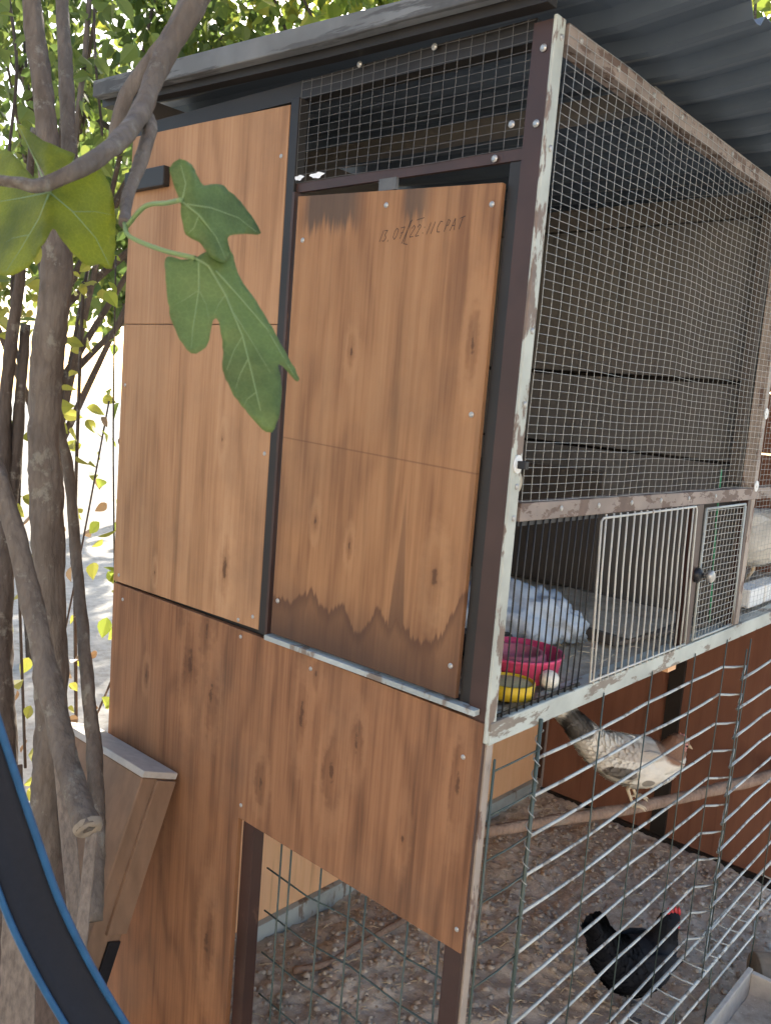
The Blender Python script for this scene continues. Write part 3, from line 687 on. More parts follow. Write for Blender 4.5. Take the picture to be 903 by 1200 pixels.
def hen(name, label, path, mat, legmat, combmat, loc, rz, legs, comb_s=1.0, scale=1.0):
    t = thing(name, label, 'hen', loc); t.rotation_euler = (0, 0, rz); t.scale = (scale,) * 3
    N = 6; K = 20
    ctr = curve([(u, 0, w_) for (u, w_, a, b) in path], N); ra = rads([p[2] for p in path], N); rb = rads([p[3] for p in path], N)
    m = MB(); rngs = []
    for i, c in enumerate(ctr):
        tn = (ctr[min(i + 1, len(ctr) - 1)] - ctr[max(i - 1, 0)]).normalized(); up = Vector((-tn.z, 0, tn.x))
        ring = []
        for k in range(K):
            an = 2 * math.pi * k / K; nz = 1 + .07 * noise.noise(Vector((c.x * 22 + 5, math.cos(an) * 1.6, math.sin(an) * 1.6)))
            ring.append(c + Vector((0, 1, 0)) * (math.cos(an) * ra[i] * nz) + up * (math.sin(an) * rb[i] * nz))
        rngs.append((ring, tn)); m.v += [tuple(p) for p in ring]
    for i in range(len(ctr) - 1):
        for k in range(K): a = i * K + k; b = i * K + (k + 1) % K; m.f.append((a, b, b + K, a + K))
    m.f.append(tuple(reversed(range(K)))); m.f.append(tuple((len(ctr) - 1) * K + k for k in range(K)))
    def add(mb, nm, mt, sm=True, kind=None, par=None):
        me = mb.mesh(nm, mt, sm); o = bpy.data.objects.new(nm, me); COL.objects.link(o); o.parent = par or t
        if kind: o['kind'] = kind
        return o
    add(m, 'body', mat)
    # feathers: small overlapping vanes lying back along the body
    fm = MB(); rnd = random.Random(int(loc[1] * 1000))
    L = len(ctr)
    for i in range(2, L - 5):
        ring, tn = rngs[i]
        for k in range(K):
            for rep in range(2):
                p = ring[k].lerp(ring[(k + 1) % K], rnd.random()); c = ctr[i]; nrm = (p - c).normalized()
                back = (-tn + nrm * rnd.uniform(.01, .08)).normalized(); side = back.cross(nrm).normalized()
                big = 1.9 if i < 9 else 1.0
                ln = rnd.uniform(.016, .026) * big; wd = ln * .34; q = p + nrm * .0008
                n0 = len(fm.v)
                for (a, b, h) in ((0, 0, 0), (.35, 1, 0), (.8, .8, .0), (1, 0, 0), (.8, -.8, 0), (.35, -1, 0)):
                    fm.v.append(tuple(q + back * ln * a + side * wd * b + nrm * (.0018 * (1 - abs(b)))))
                fm.f.append(tuple(range(n0, n0 + 6)))
    # tail sickles
    tp = ctr[0]; td = (ctr[0] - ctr[5]).normalized()
    for k in range(9):
        sd = (k - 4) / 4; b0 = ctr[4] + Vector((0, sd * .012, 0)); e = tp + td * .012 + Vector((0, sd * .026, -abs(sd) * .02)); up = Vector((-td.z, 0, td.x)); n0 = len(fm.v)
        for (a, b) in ((0, .5), (.4, 1), (.85, .9), (1, 0), (.85, -.9), (.4, -1), (0, -.5)): fm.v.append(tuple(b0.lerp(e, a) + up * (b * .016) + Vector((0, abs(b) * .002, 0))))
        fm.f.append(tuple(range(n0, n0 + 7)))
    add(fm, 'plumage', mat, True, 'stuff')
    # folded wings
    bx = path[len(path) // 2]
    for s in (-1, 1):
        wm = MB(); n0 = 0; NU, NV = 10, 6
        for a in range(NU + 1):
            for b in range(NV + 1):
                u = a / NU; v = b / NV - .5
                x = lerp(bx[0] + .055, bx[0] - .105, u); wid = .082 * math.sin(math.pi * min(1, .18 + .82 * (1 - u) ** .8)) * (1 if u < .95 else .6) + .006
                zc = lerp(bx[1] + .022, bx[1] + .004, u); zq = zc + v * wid
                wm.v.append((x, s * (bx[2] * (1.06 - .30 * u * u) - .35 * v * v * bx[2] * .7 + .002 * math.sin(u * 40)), zq))
        for a in range(NU):
            for b in range(NV): i = a * (NV + 1) + b; wm.f.append((i, i + 1, i + NV + 2, i + NV + 1))
        o = add(wm, 'wing', mat); sd = o.modifiers.new('thick', 'SOLIDIFY'); sd.thickness = .006
    hx, hz = path[-3][0], path[-3][1]; hr = path[-3][3]
    tx, tz = path[-1][0], path[-1][1]
    fwd = Vector((path[-1][0] - path[-3][0], 0, path[-1][1] - path[-3][1])).normalized(); hup = Vector((-fwd.z, 0, fwd.x)); H = Vector((hx, 0, hz)); T = Vector((tx, 0, tz))
    add(MB().tube([T - fwd * .008, T + fwd * .006 - hup * .001, T + fwd * .018 - hup * .006], [.0075, .0055, .001], 8), 'beak', 'beak')
    cm = MB()
    for k in range(4): b = H + fwd * (.022 - k * .010) * comb_s + hup * (hr * .78); cm.tube([b - hup * .004, b + hup * .006 * comb_s, b + hup * (.013 + .004 * (k % 2)) * comb_s - fwd * .003], [.005 * comb_s, .0045 * comb_s, .0015], 7)
    add(cm, 'comb', combmat)
    for s in (-1, 1):
        add(MB().tube([T - fwd * .008 + Vector((0, s * .005, 0)) - hup * .004, T - fwd * .006 + Vector((0, s * .008, 0)) - hup * .014, T - fwd * .006 + Vector((0, s * .007, 0)) - hup * .022], [.004, .006 * comb_s, .002], 7), 'wattle', combmat)
        e = H + fwd * .012 + Vector((0, s * hr * .86, 0)) + hup * .004
        add(MB().lathe([(0, .0035), (.0025, .0025), (.0036, 0), (.0025, -.0025), (0, -.0035)], tuple(e), 10), 'eye', 'eye')
        add(MB().lathe([(0, .010), (.007, .008), (.010, 0), (.007, -.008), (0, -.010)], tuple(H + fwd * .010 + Vector((0, s * (hr * .86 - .0085), 0)) + hup * .002), 10), 'face', combmat)
    for (s, fx, fz) in legs:
        hip = Vector((fx - .012, s * .026, bx[1] - .045)); knee = Vector((fx - .022, s * .027, fz + .055)); ank = Vector((fx, s * .028, fz + .007))
        lm = MB(); lm.tube([hip, hip.lerp(knee, .5), knee, knee.lerp(ank, .5), ank], [.016, .009, .0052, .0042, .0048], 9)
        for (an, l_) in ((-.42, .034), (0, .040), (.42, .034), (math.pi, .017)):
            d = Vector((math.cos(an), math.sin(an), 0)); lm.tube([ank, ank + d * l_ * .5 + Vector((0, 0, .002)), ank + d * l_ * .85 - Vector((0, 0, .004)), ank + d * l_ - Vector((0, 0, .009))], [.0044, .0036, .003, .001], 7)
        add(lm, 'leg', legmat)
    return t

P1 = [(-.205, .247, .004, .012), (-.19, .236, .010, .026), (-.165, .212, .018, .036), (-.12, .172, .038, .046), (-.06, .142, .060, .062), (0, .128, .070, .072), (.06, .128, .066, .070), (.098, .148, .048, .054), (.115, .172, .034, .036), (.126, .186, .025, .027), (.142, .186, .017, .018), (.152, .180, .008, .008)]
hd = math.atan2(RT.y, RT.x)
hen('hen', 'cream white hen with brown neck standing on the perch', P1, 'hen_white', 'leg_skin', 'comb_pale', (-.302, 1.247, .425), hd + R(6), [(-1, .0, .0), (1, .03, .003)], .55, 1.0)
P2 = [(-.165, .300, .004, .012), (-.155, .288, .012, .030), (-.135, .255, .022, .042), (-.10, .208, .042, .055), (-.05, .170, .062, .070), (0, .155, .072, .080), (.055, .165, .066, .074), (.085, .198, .046, .052), (.098, .235, .032, .034), (.108, .262, .026, .028), (.126, .266, .019, .020), (.140, .260, .008, .009)]
hen('hen', 'black hen with a red face walking on the soil of the run', P2, 'hen_black', 'leg_dark', 'comb', (-.115, .965, .018), hd + R(26), [(-1, -.02, .0), (1, .025, .0)], 1.35, .9)
P3 = [(-.17, .235, .004, .012), (-.16, .228, .012, .03), (-.14, .205, .02, .04), (-.10, .17, .042, .052), (-.05, .15, .062, .068), (0, .145, .07, .076), (.05, .158, .062, .07), (.075, .195, .045, .05), (.085, .232, .032, .033), (.095, .26, .026, .027), (.112, .264, .018, .019), (.126, .258, .008, .008)]
hen('hen', 'pale hen standing in the far cage compartment behind the foam block', P3, 'hen_cream', 'leg_skin', 'comb', (-.13, 1.40, 1.07), R(205), [(-1, -.01, .0), (1, .02, .0)], .8, 1.05)

# ------------------------------------------------------------------ things in the cage
t = thing('feeder', 'round pink plastic feeder with a raised centre ring', 'feeder', (-.105, .235, 1.058))
MB().lathe([(.060, 0), (.070, .004), (.076, .040), (.079, .042), (.079, .046), (.074, .046), (.070, .012), (.050, .009)], (-.105, .235, 1.058), 40).build('basin', 'pink', t, True)
MB().lathe([(.052, .008), (.049, .040), (.045, .044), (.039, .044), (.034, .036), (.020, .030), (0, .029)], (-.105, .235, 1.058), 36).build('ring', 'pink_in', t, True)
t = thing('dish', 'small yellow plastic dish full of pale feed', 'dish', (-.052, .133, 1.058))
MB().lathe([(.034, 0), (.040, .003), (.041, .025), (.038, .026), (.037, .021)], (-.052, .133, 1.058), 32).build('bowl', 'yellow', t, True)
MB().lathe([(.037, .0215), (.02, .025), (0, .0265)], (-.052, .133, 1.058), 24).build('feed', 'meal', t, True)
eg = MB().lathe([(0, -.019), (.008, -.0175), (.014, -.012), (.0165, -.003), (.0155, .006), (.011, .015), (.005, .0195), (0, .0205)], (0, 0, 0), 22).build('egg', 'egg', None, True)
eg.location = (-.026, .212, 1.076); eg.rotation_euler = (R(60), R(20), 0); tag(eg, 'single white egg lying between the pink feeder and yellow dish', 'egg')
# crumpled sack
m = MB(); NU, NV = 60, 48; c0 = Vector((-.235, .43, 1.056))
for i in range(NU + 1):
    for j in range(NV):
        u = i / NU; a = 2 * math.pi * j / NV
        prof = (math.sin(math.pi * min(1, max(0, u))) ** .38)
        x = lerp(-.165, .150, u); hgt = lerp(.066, .044, u) * prof; wd = .085 * prof
        d = Vector((x, math.cos(a) * wd, max(-.0, hgt * (1 + math.sin(a)) ** 1.0)))
        k = Vector((x * 16, math.cos(a) * 2, math.sin(a) * 2)); d += Vector((0, math.cos(a), math.sin(a) * .9)) * (.022 * noise.noise(k) + .030 * abs(noise.noise(k * 1.9)) + .012 * abs(noise.noise(k * 4.5)))
        d.z = max(.0, d.z); q = Matrix.Rotation(R(62), 3, 'Z') @ d; m.v.append(tuple(c0 + q))
for i in range(NU):
    for j in range(NV): a = i * NV + j; b = i * NV + (j + 1) % NV; m.f.append((a, b, b + NV, a + NV))
sk = m.build('plastic_sack', 'bag', None, True); tag(sk, 'crumpled pale blue plastic sack lying behind the pink feeder', 'sack')
bt = MB().box((-.27, .24, 1.058), (-.17, .37, 1.10), Matrix.Rotation(R(20), 3, 'Z')).build('black_tub', 'black', None, False, .012); tag(bt, 'low black plastic tub beside the pale blue sack', 'tub')
t = thing('litter_tray', 'flat board of dusty bedding lying on the cage floor', 'tray', (-.25, .80, 1.056))
box('board', (-.42, .60, 1.058), (-.06, .97, 1.066), 'greywood', t, .001, Matrix.Rotation(R(-7), 3, 'Z'))
box('rim', (-.42, .585, 1.058), (-.06, .598, 1.080), 'plank_dark', t, .001, Matrix.Rotation(R(-7), 3, 'Z'), (-.24, .785, 1.06))
m = MB(); 
for j in range(13):
    for i in range(13):
        x = -.41 + i * .028; y = .605 + j * .029; v = Vector((x, y, 0)); m.v.append((x, y, 1.070 + .003 * noise.noise(v * 30)))
for j in range(12):
    for i in range(12): a = j * 13 + i; m.f.append((a, a + 1, a + 14, a + 13))
m.build('bedding', 'litter', t, True)
for k, (y, l_) in enumerate(((1.20, .115), (1.325, .14))):
    o = MB().box((-.085, y, 1.064), (-.035, y + l_ - .006, 1.112)).build('foam_block', 'foam', None, False, .004)
    tag(o, ('white foam block behind the mesh, next to the tan post' if k == 0 else 'longer white foam block behind the mesh, away from the tan post'), 'foam block', 'foam blocks in the far compartment')

# ------------------------------------------------------------------ right foreground by the fence
t = thing('wooden_trough', 'open wooden trough holding earth beside the fence bottom', 'trough', (.2, 1.05, .0))
for lo, hi in (((.085, .80, .012), (.098, 1.195, .15)), ((.235, .80, .012), (.25, 1.195, .15)), ((.0985, 1.18, .012), (.2345, 1.195, .146)), ((.0985, .80, .012), (.2345, .815, .146))):
    box('board', lo, hi, 'veneer_edge', t, .002)
box('bottom', (.0985, .8155, .012), (.2345, 1.1795, .03), 'darkwood', t)
m = MB()
for j in range(17):
    for i in range(9):
        x = .099 + i * .0169; y = .816 + j * .0227; m.v.append((x, y, .085 + .012 * noise.noise(Vector((x, y, 4)) * 30)))
for j in range(16):
    for i in range(8): a = j * 9 + i; m.f.append((a, a + 1, a + 10, a + 9))
m.build('earth', 'soil', t, True)
lg = MB().tube([(.075, 1.30, .072), (.15, 1.36, .072), (.27, 1.45, .072)], [.056, .058, .056], 22, True, .03).build('log', 'cutwood', None, True, .004); tag(lg, 'short pale sawn log lying behind the wooden trough', 'log')
st = MB().tube([(.085, 1.42, .0), (.086, 1.42, .10), (.088, 1.42, .235)], .006, 10).build('stake', 'white_wire', None, True); tag(st, 'thin white stake standing at the fence bottom', 'stake')
sk2 = MB().tube(curve([(-.80, .44, .028), (-.76, .53, .03), (-.755, .70, .03), (-.75, .86, .026)], 5), .009, 8, True, .3).build('stick', 'perch', None, True); tag(sk2, 'thin stick lying on the soil behind the low opening', 'stick')

# ------------------------------------------------------------------ left: leaning board, debris, band
t = thing('leaning_cabinet', 'old veneered cabinet panel leaning against the coop, its top edge coloured pale for the light on it', 'cabinet panel', (-.86, -.06, .0))
rot = Matrix.Rotation(R(-19), 3, 'X')
def lean(name, lo, hi, mat, bev=.002):
    return box(name, lo, hi, mat, t, bev, rot, (0, -.028, .715)) if False else box(name, (lo[0] + .022, lo[1], lo[2] + .015), (hi[0] + .022, hi[1], hi[2] + .015), mat, t, bev, rot, (0, -.028, .715))
lean('panel', (-1.05, -.105, .02), (-.735, -.03, .706), 'veneer', .003)
lean('lit_top_edge', (-1.055, -.109, .7065), (-.731, -.024, .720), 'veneer_edge', .002)  # light on the top edge is put into its pale colour
lean('side_board', (-.7345, -.072, .40), (-.727, -.026, .704), 'veneer', .001)
lean('side_strip', (-.7345, -.060, .02), (-.729, -.032, .385), 'black', .001)
m = MB(); 
def weathered(px0, py0, D0, px1, py1, D1, wd, th, mat, label, name='plank'):
    a = at(px0, py0, D0); b = at(px1, py1, D1); ax = (b - a).normalized(); sd = ax.cross((CAM - a).normalized()).normalized(); nn = ax.cross(sd)
    m = MB(); K = 14; prof = [(-1, -1), (-.4, -1.12), (.4, -1.05), (1, -1), (1, 1), (-1, 1)]
    for i in range(K + 1):
        c = a.lerp(b, i / K)
        for (p, q) in prof:
            jn = .12 * noise.noise(Vector((i * .9, p * 3 + px0, q)))
            m.v.append(tuple(c + sd * wd * (p + jn) + nn * th * (q + jn) + ax * (.02 * noise.noise(Vector((p * 3, q, px0))) if i in (0, K) else 0)))
    n = len(prof)
    for i in range(K):
        for k in range(n): m.f.append((i * n + k, i * n + (k + 1) % n, (i + 1) * n + (k + 1) % n, (i + 1) * n + k))
    m.f.append(tuple(reversed(range(n)))); m.f.append(tuple(K * n + k for k in range(n)))
    return tag(m.build(name, mat, None, False, .002), label, 'plank')
weathered(108, 975, 1.34, 80, 1260, 1.22, .009, .007, 'greywood', 'pale grey splintered plank standing beside the sawn fig branch')
weathered(72, 890, 1.52, 105, 1240, 1.40, .013, .008, 'greywood', 'grey weathered plank behind the sawn fig branch')
weathered(25, 1040, 1.28, 18, 1260, 1.22, .024, .009, 'greywood', 'short grey plank behind the blue edged band')
weathered(52, 960, 1.60, 60, 1260, 1.5, .045, .010, 'darkwood', 'dark damp plank leaning behind the grey planks')
weathered(-6, 900, 1.66, 5, 1260, 1.52, .05, .010, 'darkwood', 'wide dark plank leaning at the foot of the fig trunk')
# stones at the foot of the coop
def stone(p, s, label):
    m = MB(); bm = bmesh.new(); bmesh.ops.create_icosphere(bm, subdivisions=3, radius=1)
    for v in bm.verts:
        k = 1 + .25 * noise.noise(v.co * 1.3 + Vector(p) * 9) + .1 * noise.noise(v.co * 4); v.co = Vector((v.co.x * s[0] * k + p[0], v.co.y * s[1] * k + p[1], v.co.z * s[2] * k + p[2]))
    me = bpy.data.meshes.new('stone'); bm.to_mesh(me); bm.free(); me.materials.append(MT['stone'])
    o = bpy.data.objects.new('stone', me); COL.objects.link(o); return tag(o, label, 'stone')
stone((-.815, -.09, .03), (.05, .04, .045), 'pale rounded stone at the foot of the plywood')

# blue edged band
bp = [at(-85, 690, .74), at(-40, 835, .76), at(16, 999, .80), at(52, 1091, .83), at(108, 1193, .87), at(200, 1330, .93)]
C2 = curve(bp, 8); t = thing('blue_band', 'curved dark navy plastic band with bright blue raised edges', 'band', tuple(bp[-1]))
m = MB(); eL = []; eR = []; K = len(C2)
for i, c in enumerate(C2):
    tn = (C2[min(i + 1, K - 1)] - C2[max(i - 1, 0)]).normalized(); view = (c - CAM).normalized(); sd = tn.cross(view).normalized(); nn = sd.cross(tn).normalized()
    wd = .0225; eL.append(c - sd * wd); eR.append(c + sd * wd)
    for (p, q) in ((-1, 0), (-.5, .006), (0, .009), (.5, .006), (1, 0), (1, .008), (0, .017), (-1, .008)): m.v.append(tuple(c + sd * wd * p + nn * q))
for i in range(K - 1):
    for k in range(8): m.f.append((i * 8 + k, i * 8 + (k + 1) % 8, (i + 1) * 8 + (k + 1) % 8, (i + 1) * 8 + k))
m.build('web', 'strap_dark', t, True)
MB().tube(eL, .0032, 10).build('edge', 'strap_blue', t, True); MB().tube(eR, .0036, 10).build('edge', 'strap_blue', t, True)

# ------------------------------------------------------------------ fig tree
fig = thing('fig_tree', 'fig tree with grey brown stems and big lobed leaves beside the coop', 'tree', tuple(Vector((at(55, 900, 1.6).x, at(55, 900, 1.6).y, 0))))
def limb(pts, r, name='branch', mat='bark', par=None, sides=18, n=16):
    P = [at(*p) for p in pts]
    return MB().tube(curve(P, n), rads(r, n), sides, True, .34).build(name, mat, par or fig, True)
limb([(62, 1290, 1.55), (56, 1000, 1.6), (60, 850, 1.6), (56, 650, 1.58), (52, 480, 1.55), (66, 330, 1.5), (58, 180, 1.5), (44, 60, 1.5), (30, -80, 1.5)], [.040, .036, .031, .029, .027, .025, .020, .017, .015], 'trunk')
limb([(66, 340, 1.5), (82, 220, 1.56), (78, 100, 1.6), (70, -60, 1.66)], [.019, .015, .013, .011])
limb([(-40, 480, 1.38), (5, 580, 1.34), (45, 740, 1.30), (78, 890, 1.24), (104, 972, 1.18)], [.015, .0155, .0165, .0175, .0185])
limb([(58, 420, 1.6), (70, 500, 1.66), (82, 560, 1.70), (90, 660, 1.72), (103, 800, 1.64), (113, 930, 1.56), (108, 1080, 1.46)], [.007, .009, .010, .011, .012, .015, .018])
limb([(40, 150, 1.7), (24, 320, 1.75), (6, 480, 1.8), (8, 640, 1.8), (4, 760, 1.78), (10, 900, 1.75)], [.006, .010, .014, .016, .018, .02], mat='bark_dark')
limb([(30, 380, 1.8), (20, 520, 1.82), (8, 640, 1.8)], [.010, .012, .014], mat='bark_dark')
limb([(-30, 208, .765), (20, 214, .765), (48, 218, .77), (95, 197, .79), (135, 170, .85), (165, 130, .93), (190, 70, .98), (225, 10, 1.0), (250, -50, 1.02)], [.0045, .005, .006, .0075, .009, .0105, .012, .0135, .0145], mat='bark')
limb([(166, 128, .96), (176, 150, .93), (165, 190, .90), (150, 230, .86), (146, 262, .80)], [.0085, .008, .007, .006, .005], mat='bark')
limb([(130, 180, 1.3), (150, 110, 1.3), (200, 40, 1.32), (235, -30, 1.35)], [.009, .010, .012, .013])
limb([(105, 0, 1.9), (100, 60, 1.9), (92, 130, 1.9), (85, 180, 1.9)], [.006, .006, .006, .006])
# cut face of the sawn branch
ce = at(104, 972, 1.18); cdv = (at(104, 972, 1.18) - at(78, 890, 1.24)).normalized()
m = MB(); q = cdv.orthogonal().normalized(); q2 = cdv.cross(q)
for (rr, hh) in ((.0205, -.008), (.0195, .000), (.0165, .0035), (.010, .0015), (.005, -.003), (.0015, -.010)):
    for k in range(18): a = k * math.pi / 9; m.v.append(tuple(ce + cdv * (hh + .003 * noise.noise(Vector((math.cos(a) * 2, math.sin(a) * 2, rr * 200)))) + (q * math.cos(a) + q2 * math.sin(a)) * rr * (1 + .12 * noise.noise(Vector((math.cos(a), math.sin(a), 3))))))
for i in range(5):
    for k in range(18): m.f.append((i * 18 + k, i * 18 + (k + 1) % 18, (i + 1) * 18 + (k + 1) % 18, (i + 1) * 18 + k))
m.build('cut_end', 'cutwood', fig, True)

def inpoly(p, poly):
    c = False; n = len(poly)
    for i in range(n):
        a = poly[i]; b = poly[i - 1]
        if (a[1] > p[1]) != (b[1] > p[1]) and p[0] < (b[0] - a[0]) * (p[1] - a[1]) / (b[1] - a[1]) + a[0]: c = not c
    return c
def bigleaf(name, outline, dfun, veins, mat, step=7.0, par=None):
    ol = []
    n = len(outline)
    for i in range(n):
        a = Vector(outline[i]); b = Vector(outline[(i + 1) % n]); p0 = Vector(outline[i - 1]); p3 = Vector(outline[(i + 2) % n])
        k = max(2, int((b - a).length / 6))
        for s in range(k):
            t = s / k; q = .5 * ((2 * a) + (b - p0) * t + (2 * p0 - 5 * a + 4 * b - p3) * t * t + (3 * a - p0 - 3 * b + p3) * t ** 3)
            ol.append(q + Vector((noise.noise(Vector((q.x * .35, q.y * .35, 3))), noise.noise(Vector((q.x * .35, q.y * .35, 8))))) * 1.6)
    pts = list(ol); xs = [p.x for p in ol]; ys = [p.y for p in ol]
    y = min(ys)
    while y < max(ys):
        x = min(xs)
        while x < max(xs):
            q = (x + random.uniform(-2, 2), y + random.uniform(-2, 2))
            if inpoly(q, ol) and min((Vector(q) - p).length for p in ol) > 3: pts.append(Vector(q))
            x += step
        y += step
    r = delaunay_2d_cdt([Vector((p.x, p.y)) for p in pts], [], [list(range(len(ol)))], 1, 1e-4)
    def D(x, y): return dfun(x, y) + .004 * noise.noise(Vector((x * .03, y * .03, 1)))
    m = MB(); m.v = [tuple(at(p.x, p.y, D(p.x, p.y))) for p in r[0]]; m.f = [tuple(f) for f in r[2]]
    o = m.build('leaf', mat, par or fig, True); sm = o.modifiers.new('thick', 'SOLIDIFY'); sm.thickness = .0005
    for (vp, r0) in veins:
        P = []
        for a, b in zip(vp, vp[1:]):
            for k in range(5): q = Vector(a).lerp(Vector(b), k / 5); P.append(at(q.x, q.y, D(q.x, q.y) - .0004))
        q = vp[-1]; P.append(at(q[0], q[1], D(*q) - .0004))
        MB().tube(P, [lerp(r0 * 1.2, r0 * .4, k / (len(P) - 1)) for k in range(len(P))], 6).build('vein', 'vein', o, True)
    return o
cr = lambda L: [(120 + a / 3.53, 170 + b / 3.53) for a, b in L]
low = cr([(262, 465), (266, 600), (285, 720), (330, 820), (370, 864), (430, 835), (447, 775), (455, 730), (470, 718), (488, 755), (500, 860), (497, 930), (520, 990), (560, 1060), (620, 1130), (680, 1188), (712, 1170), (735, 1080), (740, 985), (728, 905), (765, 935), (797, 974), (814, 966), (780, 900), (745, 835), (690, 735), (625, 630), (570, 550), (532, 440), (500, 425), (440, 440), (385, 468), (330, 475)])
bigleaf('leaf', low, lambda x, y: .735 - .00012 * (y - 300) + .00035 * max(0, x - 255 - (y - 300) * .36), [
    (cr([(385, 468), (440, 500), (510, 620), (580, 790), (620, 950), (655, 1100)]), .0011), (cr([(400, 475), (400, 600), (375, 760), (368, 840)]), .0008),
    (cr([(580, 790), (545, 850), (515, 930)]), .0005), (cr([(605, 880), (570, 950), (550, 1010)]), .0005), (cr([(540, 690), (580, 750), (640, 850), (700, 950)]), .0005), (cr([(510, 620), (480, 660), (465, 700)]), .0005),
    (cr([(400, 600), (430, 660), (440, 720)]), .0004), (cr([(400, 600), (340, 640), (300, 660)]), .0004), (cr([(640, 1020), (600, 1050), (585, 1080)]), .0004), (cr([(470, 520), (560, 620), (680, 760), (790, 950)]), .0008)], 'fig1')
upl = cr([(320, 228), (296, 160), (280, 95), (320, 58), (370, 82), (398, 140), (418, 166), (480, 160), (540, 205), (600, 275), (655, 365), (590, 368), (545, 372), (515, 385), (530, 440), (505, 490), (440, 455), (400, 400), (345, 372), (330, 300)])
bigleaf('leaf', upl, lambda x, y: .70 + .0005 * (x - 210) + .0004 * abs(x - 235 - (y - 240) * .3), [(cr([(320, 228), (400, 290), (470, 380), (510, 470)]), .0009), (cr([(330, 230), (345, 160), (325, 85)]), .0007), (cr([(350, 245), (450, 260), (560, 300), (635, 358)]), .0007), (cr([(400, 290), (380, 340), (355, 368)]), .0005)], 'fig1')
c1 = lambda L: [(a / 2.58, b / 2.58) for a, b in L]
lf = c1([(150, 582), (120, 500), (70, 420), (50, 372), (90, 395), (150, 435), (228, 468), (222, 492), (300, 508), (335, 570), (348, 640), (350, 720), (338, 812), (300, 800), (260, 802), (215, 760), (180, 715), (160, 690), (135, 735), (85, 808), (20, 832), (-60, 800), (-90, 640), (-70, 520), (0, 455), (45, 470), (95, 530)])
bigleaf('leaf', lf, lambda x, y: .805 + .0007 * abs(x - 58) - .0003 * (y - 220), [(c1([(150, 582), (220, 640), (290, 720), (330, 800)]), .0009), (c1([(150, 582), (120, 660), (60, 760), (20, 820)]), .0009), (c1([(150, 582), (110, 490), (60, 385)]), .0008), (c1([(150, 582), (60, 600), (-60, 620)]), .0008), (c1([(150, 582), (210, 520), (225, 475)]), .0007), (c1([(220, 640), (290, 640), (340, 650)]), .0005), (c1([(90, 710), (40, 720), (-20, 760)]), .0005)], 'fig2')
for P in ([(148, 266, .80), (170, 242, .76), (195, 238, .73), (211, 234.5, .70)], [(146, 262, .80), (152, 277, .78), (190, 293, .75), (229, 302.5, .735)], [(58, 226, .86), (58, 224, .83), (58, 225.6, .80)]):
    MB().tube(curve([at(*p) for p in P], 6), .0021, 8).build('petiole', 'vein', fig, True)

# ------------------------------------------------------------------ leaves of shrubs and trees behind
LEAF = [(0, 0), (.10, .28), (.28, .52), (.5, .52), (.72, .34), (.88, .14), (1, 0), (.88, -.14), (.72, -.34), (.5, -.52), (.28, -.52), (.10, -.28)]
def addleaf(m, p, size, rnd, droop=.4):
    d = Vector((rnd.uniform(-1, 1), rnd.uniform(-1, 1), rnd.uniform(-1, .5) - droop)).normalized(); n = Vector((rnd.uniform(-1, 1), rnd.uniform(-1, 1), rnd.uniform(-.3, 1))); n = (n - d * n.dot(d)).normalized(); s = d.cross(n)
    n0 = len(m.v)
    for (a, b) in LEAF: m.v.append(tuple(p + d * size * a + s * size * b * .62 + n * size * (.22 * abs(b) - .12 * a * a)))
    m.f.append(tuple(n0 + i for i in range(7))); m.f.append((n0, *[n0 + i for i in range(6, 12)]))
def tree(name, label, base, h, crown, nclump, nleaf, size, mat, seed, trunk_r=.05, cat='tree', group='trees behind the coop', spread=.32):
    rnd = random.Random(seed); base = Vector(base); t = thing(name, label, cat, tuple(base), group)
    top = base + Vector((rnd.uniform(-.2, .2), rnd.uniform(-.2, .2), h * .8))
    K = 8; P = [base.lerp(top, k / K) + Vector((rnd.uniform(-1, 1), rnd.uniform(-1, 1), 0)) * .06 * (k > 0) for k in range(K + 1)]
    tk = MB().tube(P, [lerp(trunk_r, trunk_r * .35, k / K) for k in range(K + 1)], 10, True, .2).build('trunk', 'bark_dark', t, True)
    cc, cr_ = Vector(crown[0]), Vector(crown[1]); m = MB(); lm = MB()
    for k in range(nclump):
        while True:
            q = Vector((rnd.uniform(-1, 1), rnd.uniform(-1, 1), rnd.uniform(-1, 1)))
            if .25 < q.length < 1: break
        c = cc + Vector((q.x * cr_.x, q.y * cr_.y, q.z * cr_.z)); r = spread * rnd.uniform(.5, 1.2)
        if k % 3 == 0:
            s0 = P[rnd.randrange(3, K + 1)]; mid = s0.lerp(c, .5) + Vector((0, 0, .1 * rnd.random())); lm.tube([s0, mid, c], [trunk_r * .3, trunk_r * .18, trunk_r * .06], 6)
        for _ in range(nleaf):
            o = Vector((rnd.gauss(0, 1), rnd.gauss(0, 1), rnd.gauss(0, .7))) * r * .55; addleaf(m, c + o, size * rnd.uniform(.6, 1.25), rnd)
    lm.build('limbs', 'bark_dark', t, True)
    cw = m.build('crown', mat, t, False); return t
tree('garden_tree', 'broad leafy tree whose canopy hangs above the coop roof', (-2.6, 3.2, 0), 3.4, ((-1.9, 2.6, 3.15), (1.5, 1.5, .75)), 110, 85, .075, 'leafA', 11, .08)
tree('garden_tree', 'tall dark leaved tree standing beyond the fig stems', (-3.6, 1.16, 0), 3.6, ((-3.3, 1.15, 2.9), (1.0, 1.0, .9)), 70, 80, .062, 'leafB', 12, .07)
tree('garden_tree', 'leafy tree rising over the far end of the corrugated roof', (.7, 4.6, 0), 4.4, ((.6, 4.2, 3.4), (1.0, .9, .8)), 55, 60, .10, 'leafA', 13, .08)
tree('garden_tree', 'distant olive green tree at the sunny yard edge', (-8.5, 5.5, 0), 4.5, ((-8.5, 5.5, 3.4), (2.2, 2.2, 1.3)), 80, 70, .16, 'leafB', 14, .12, spread=.55)
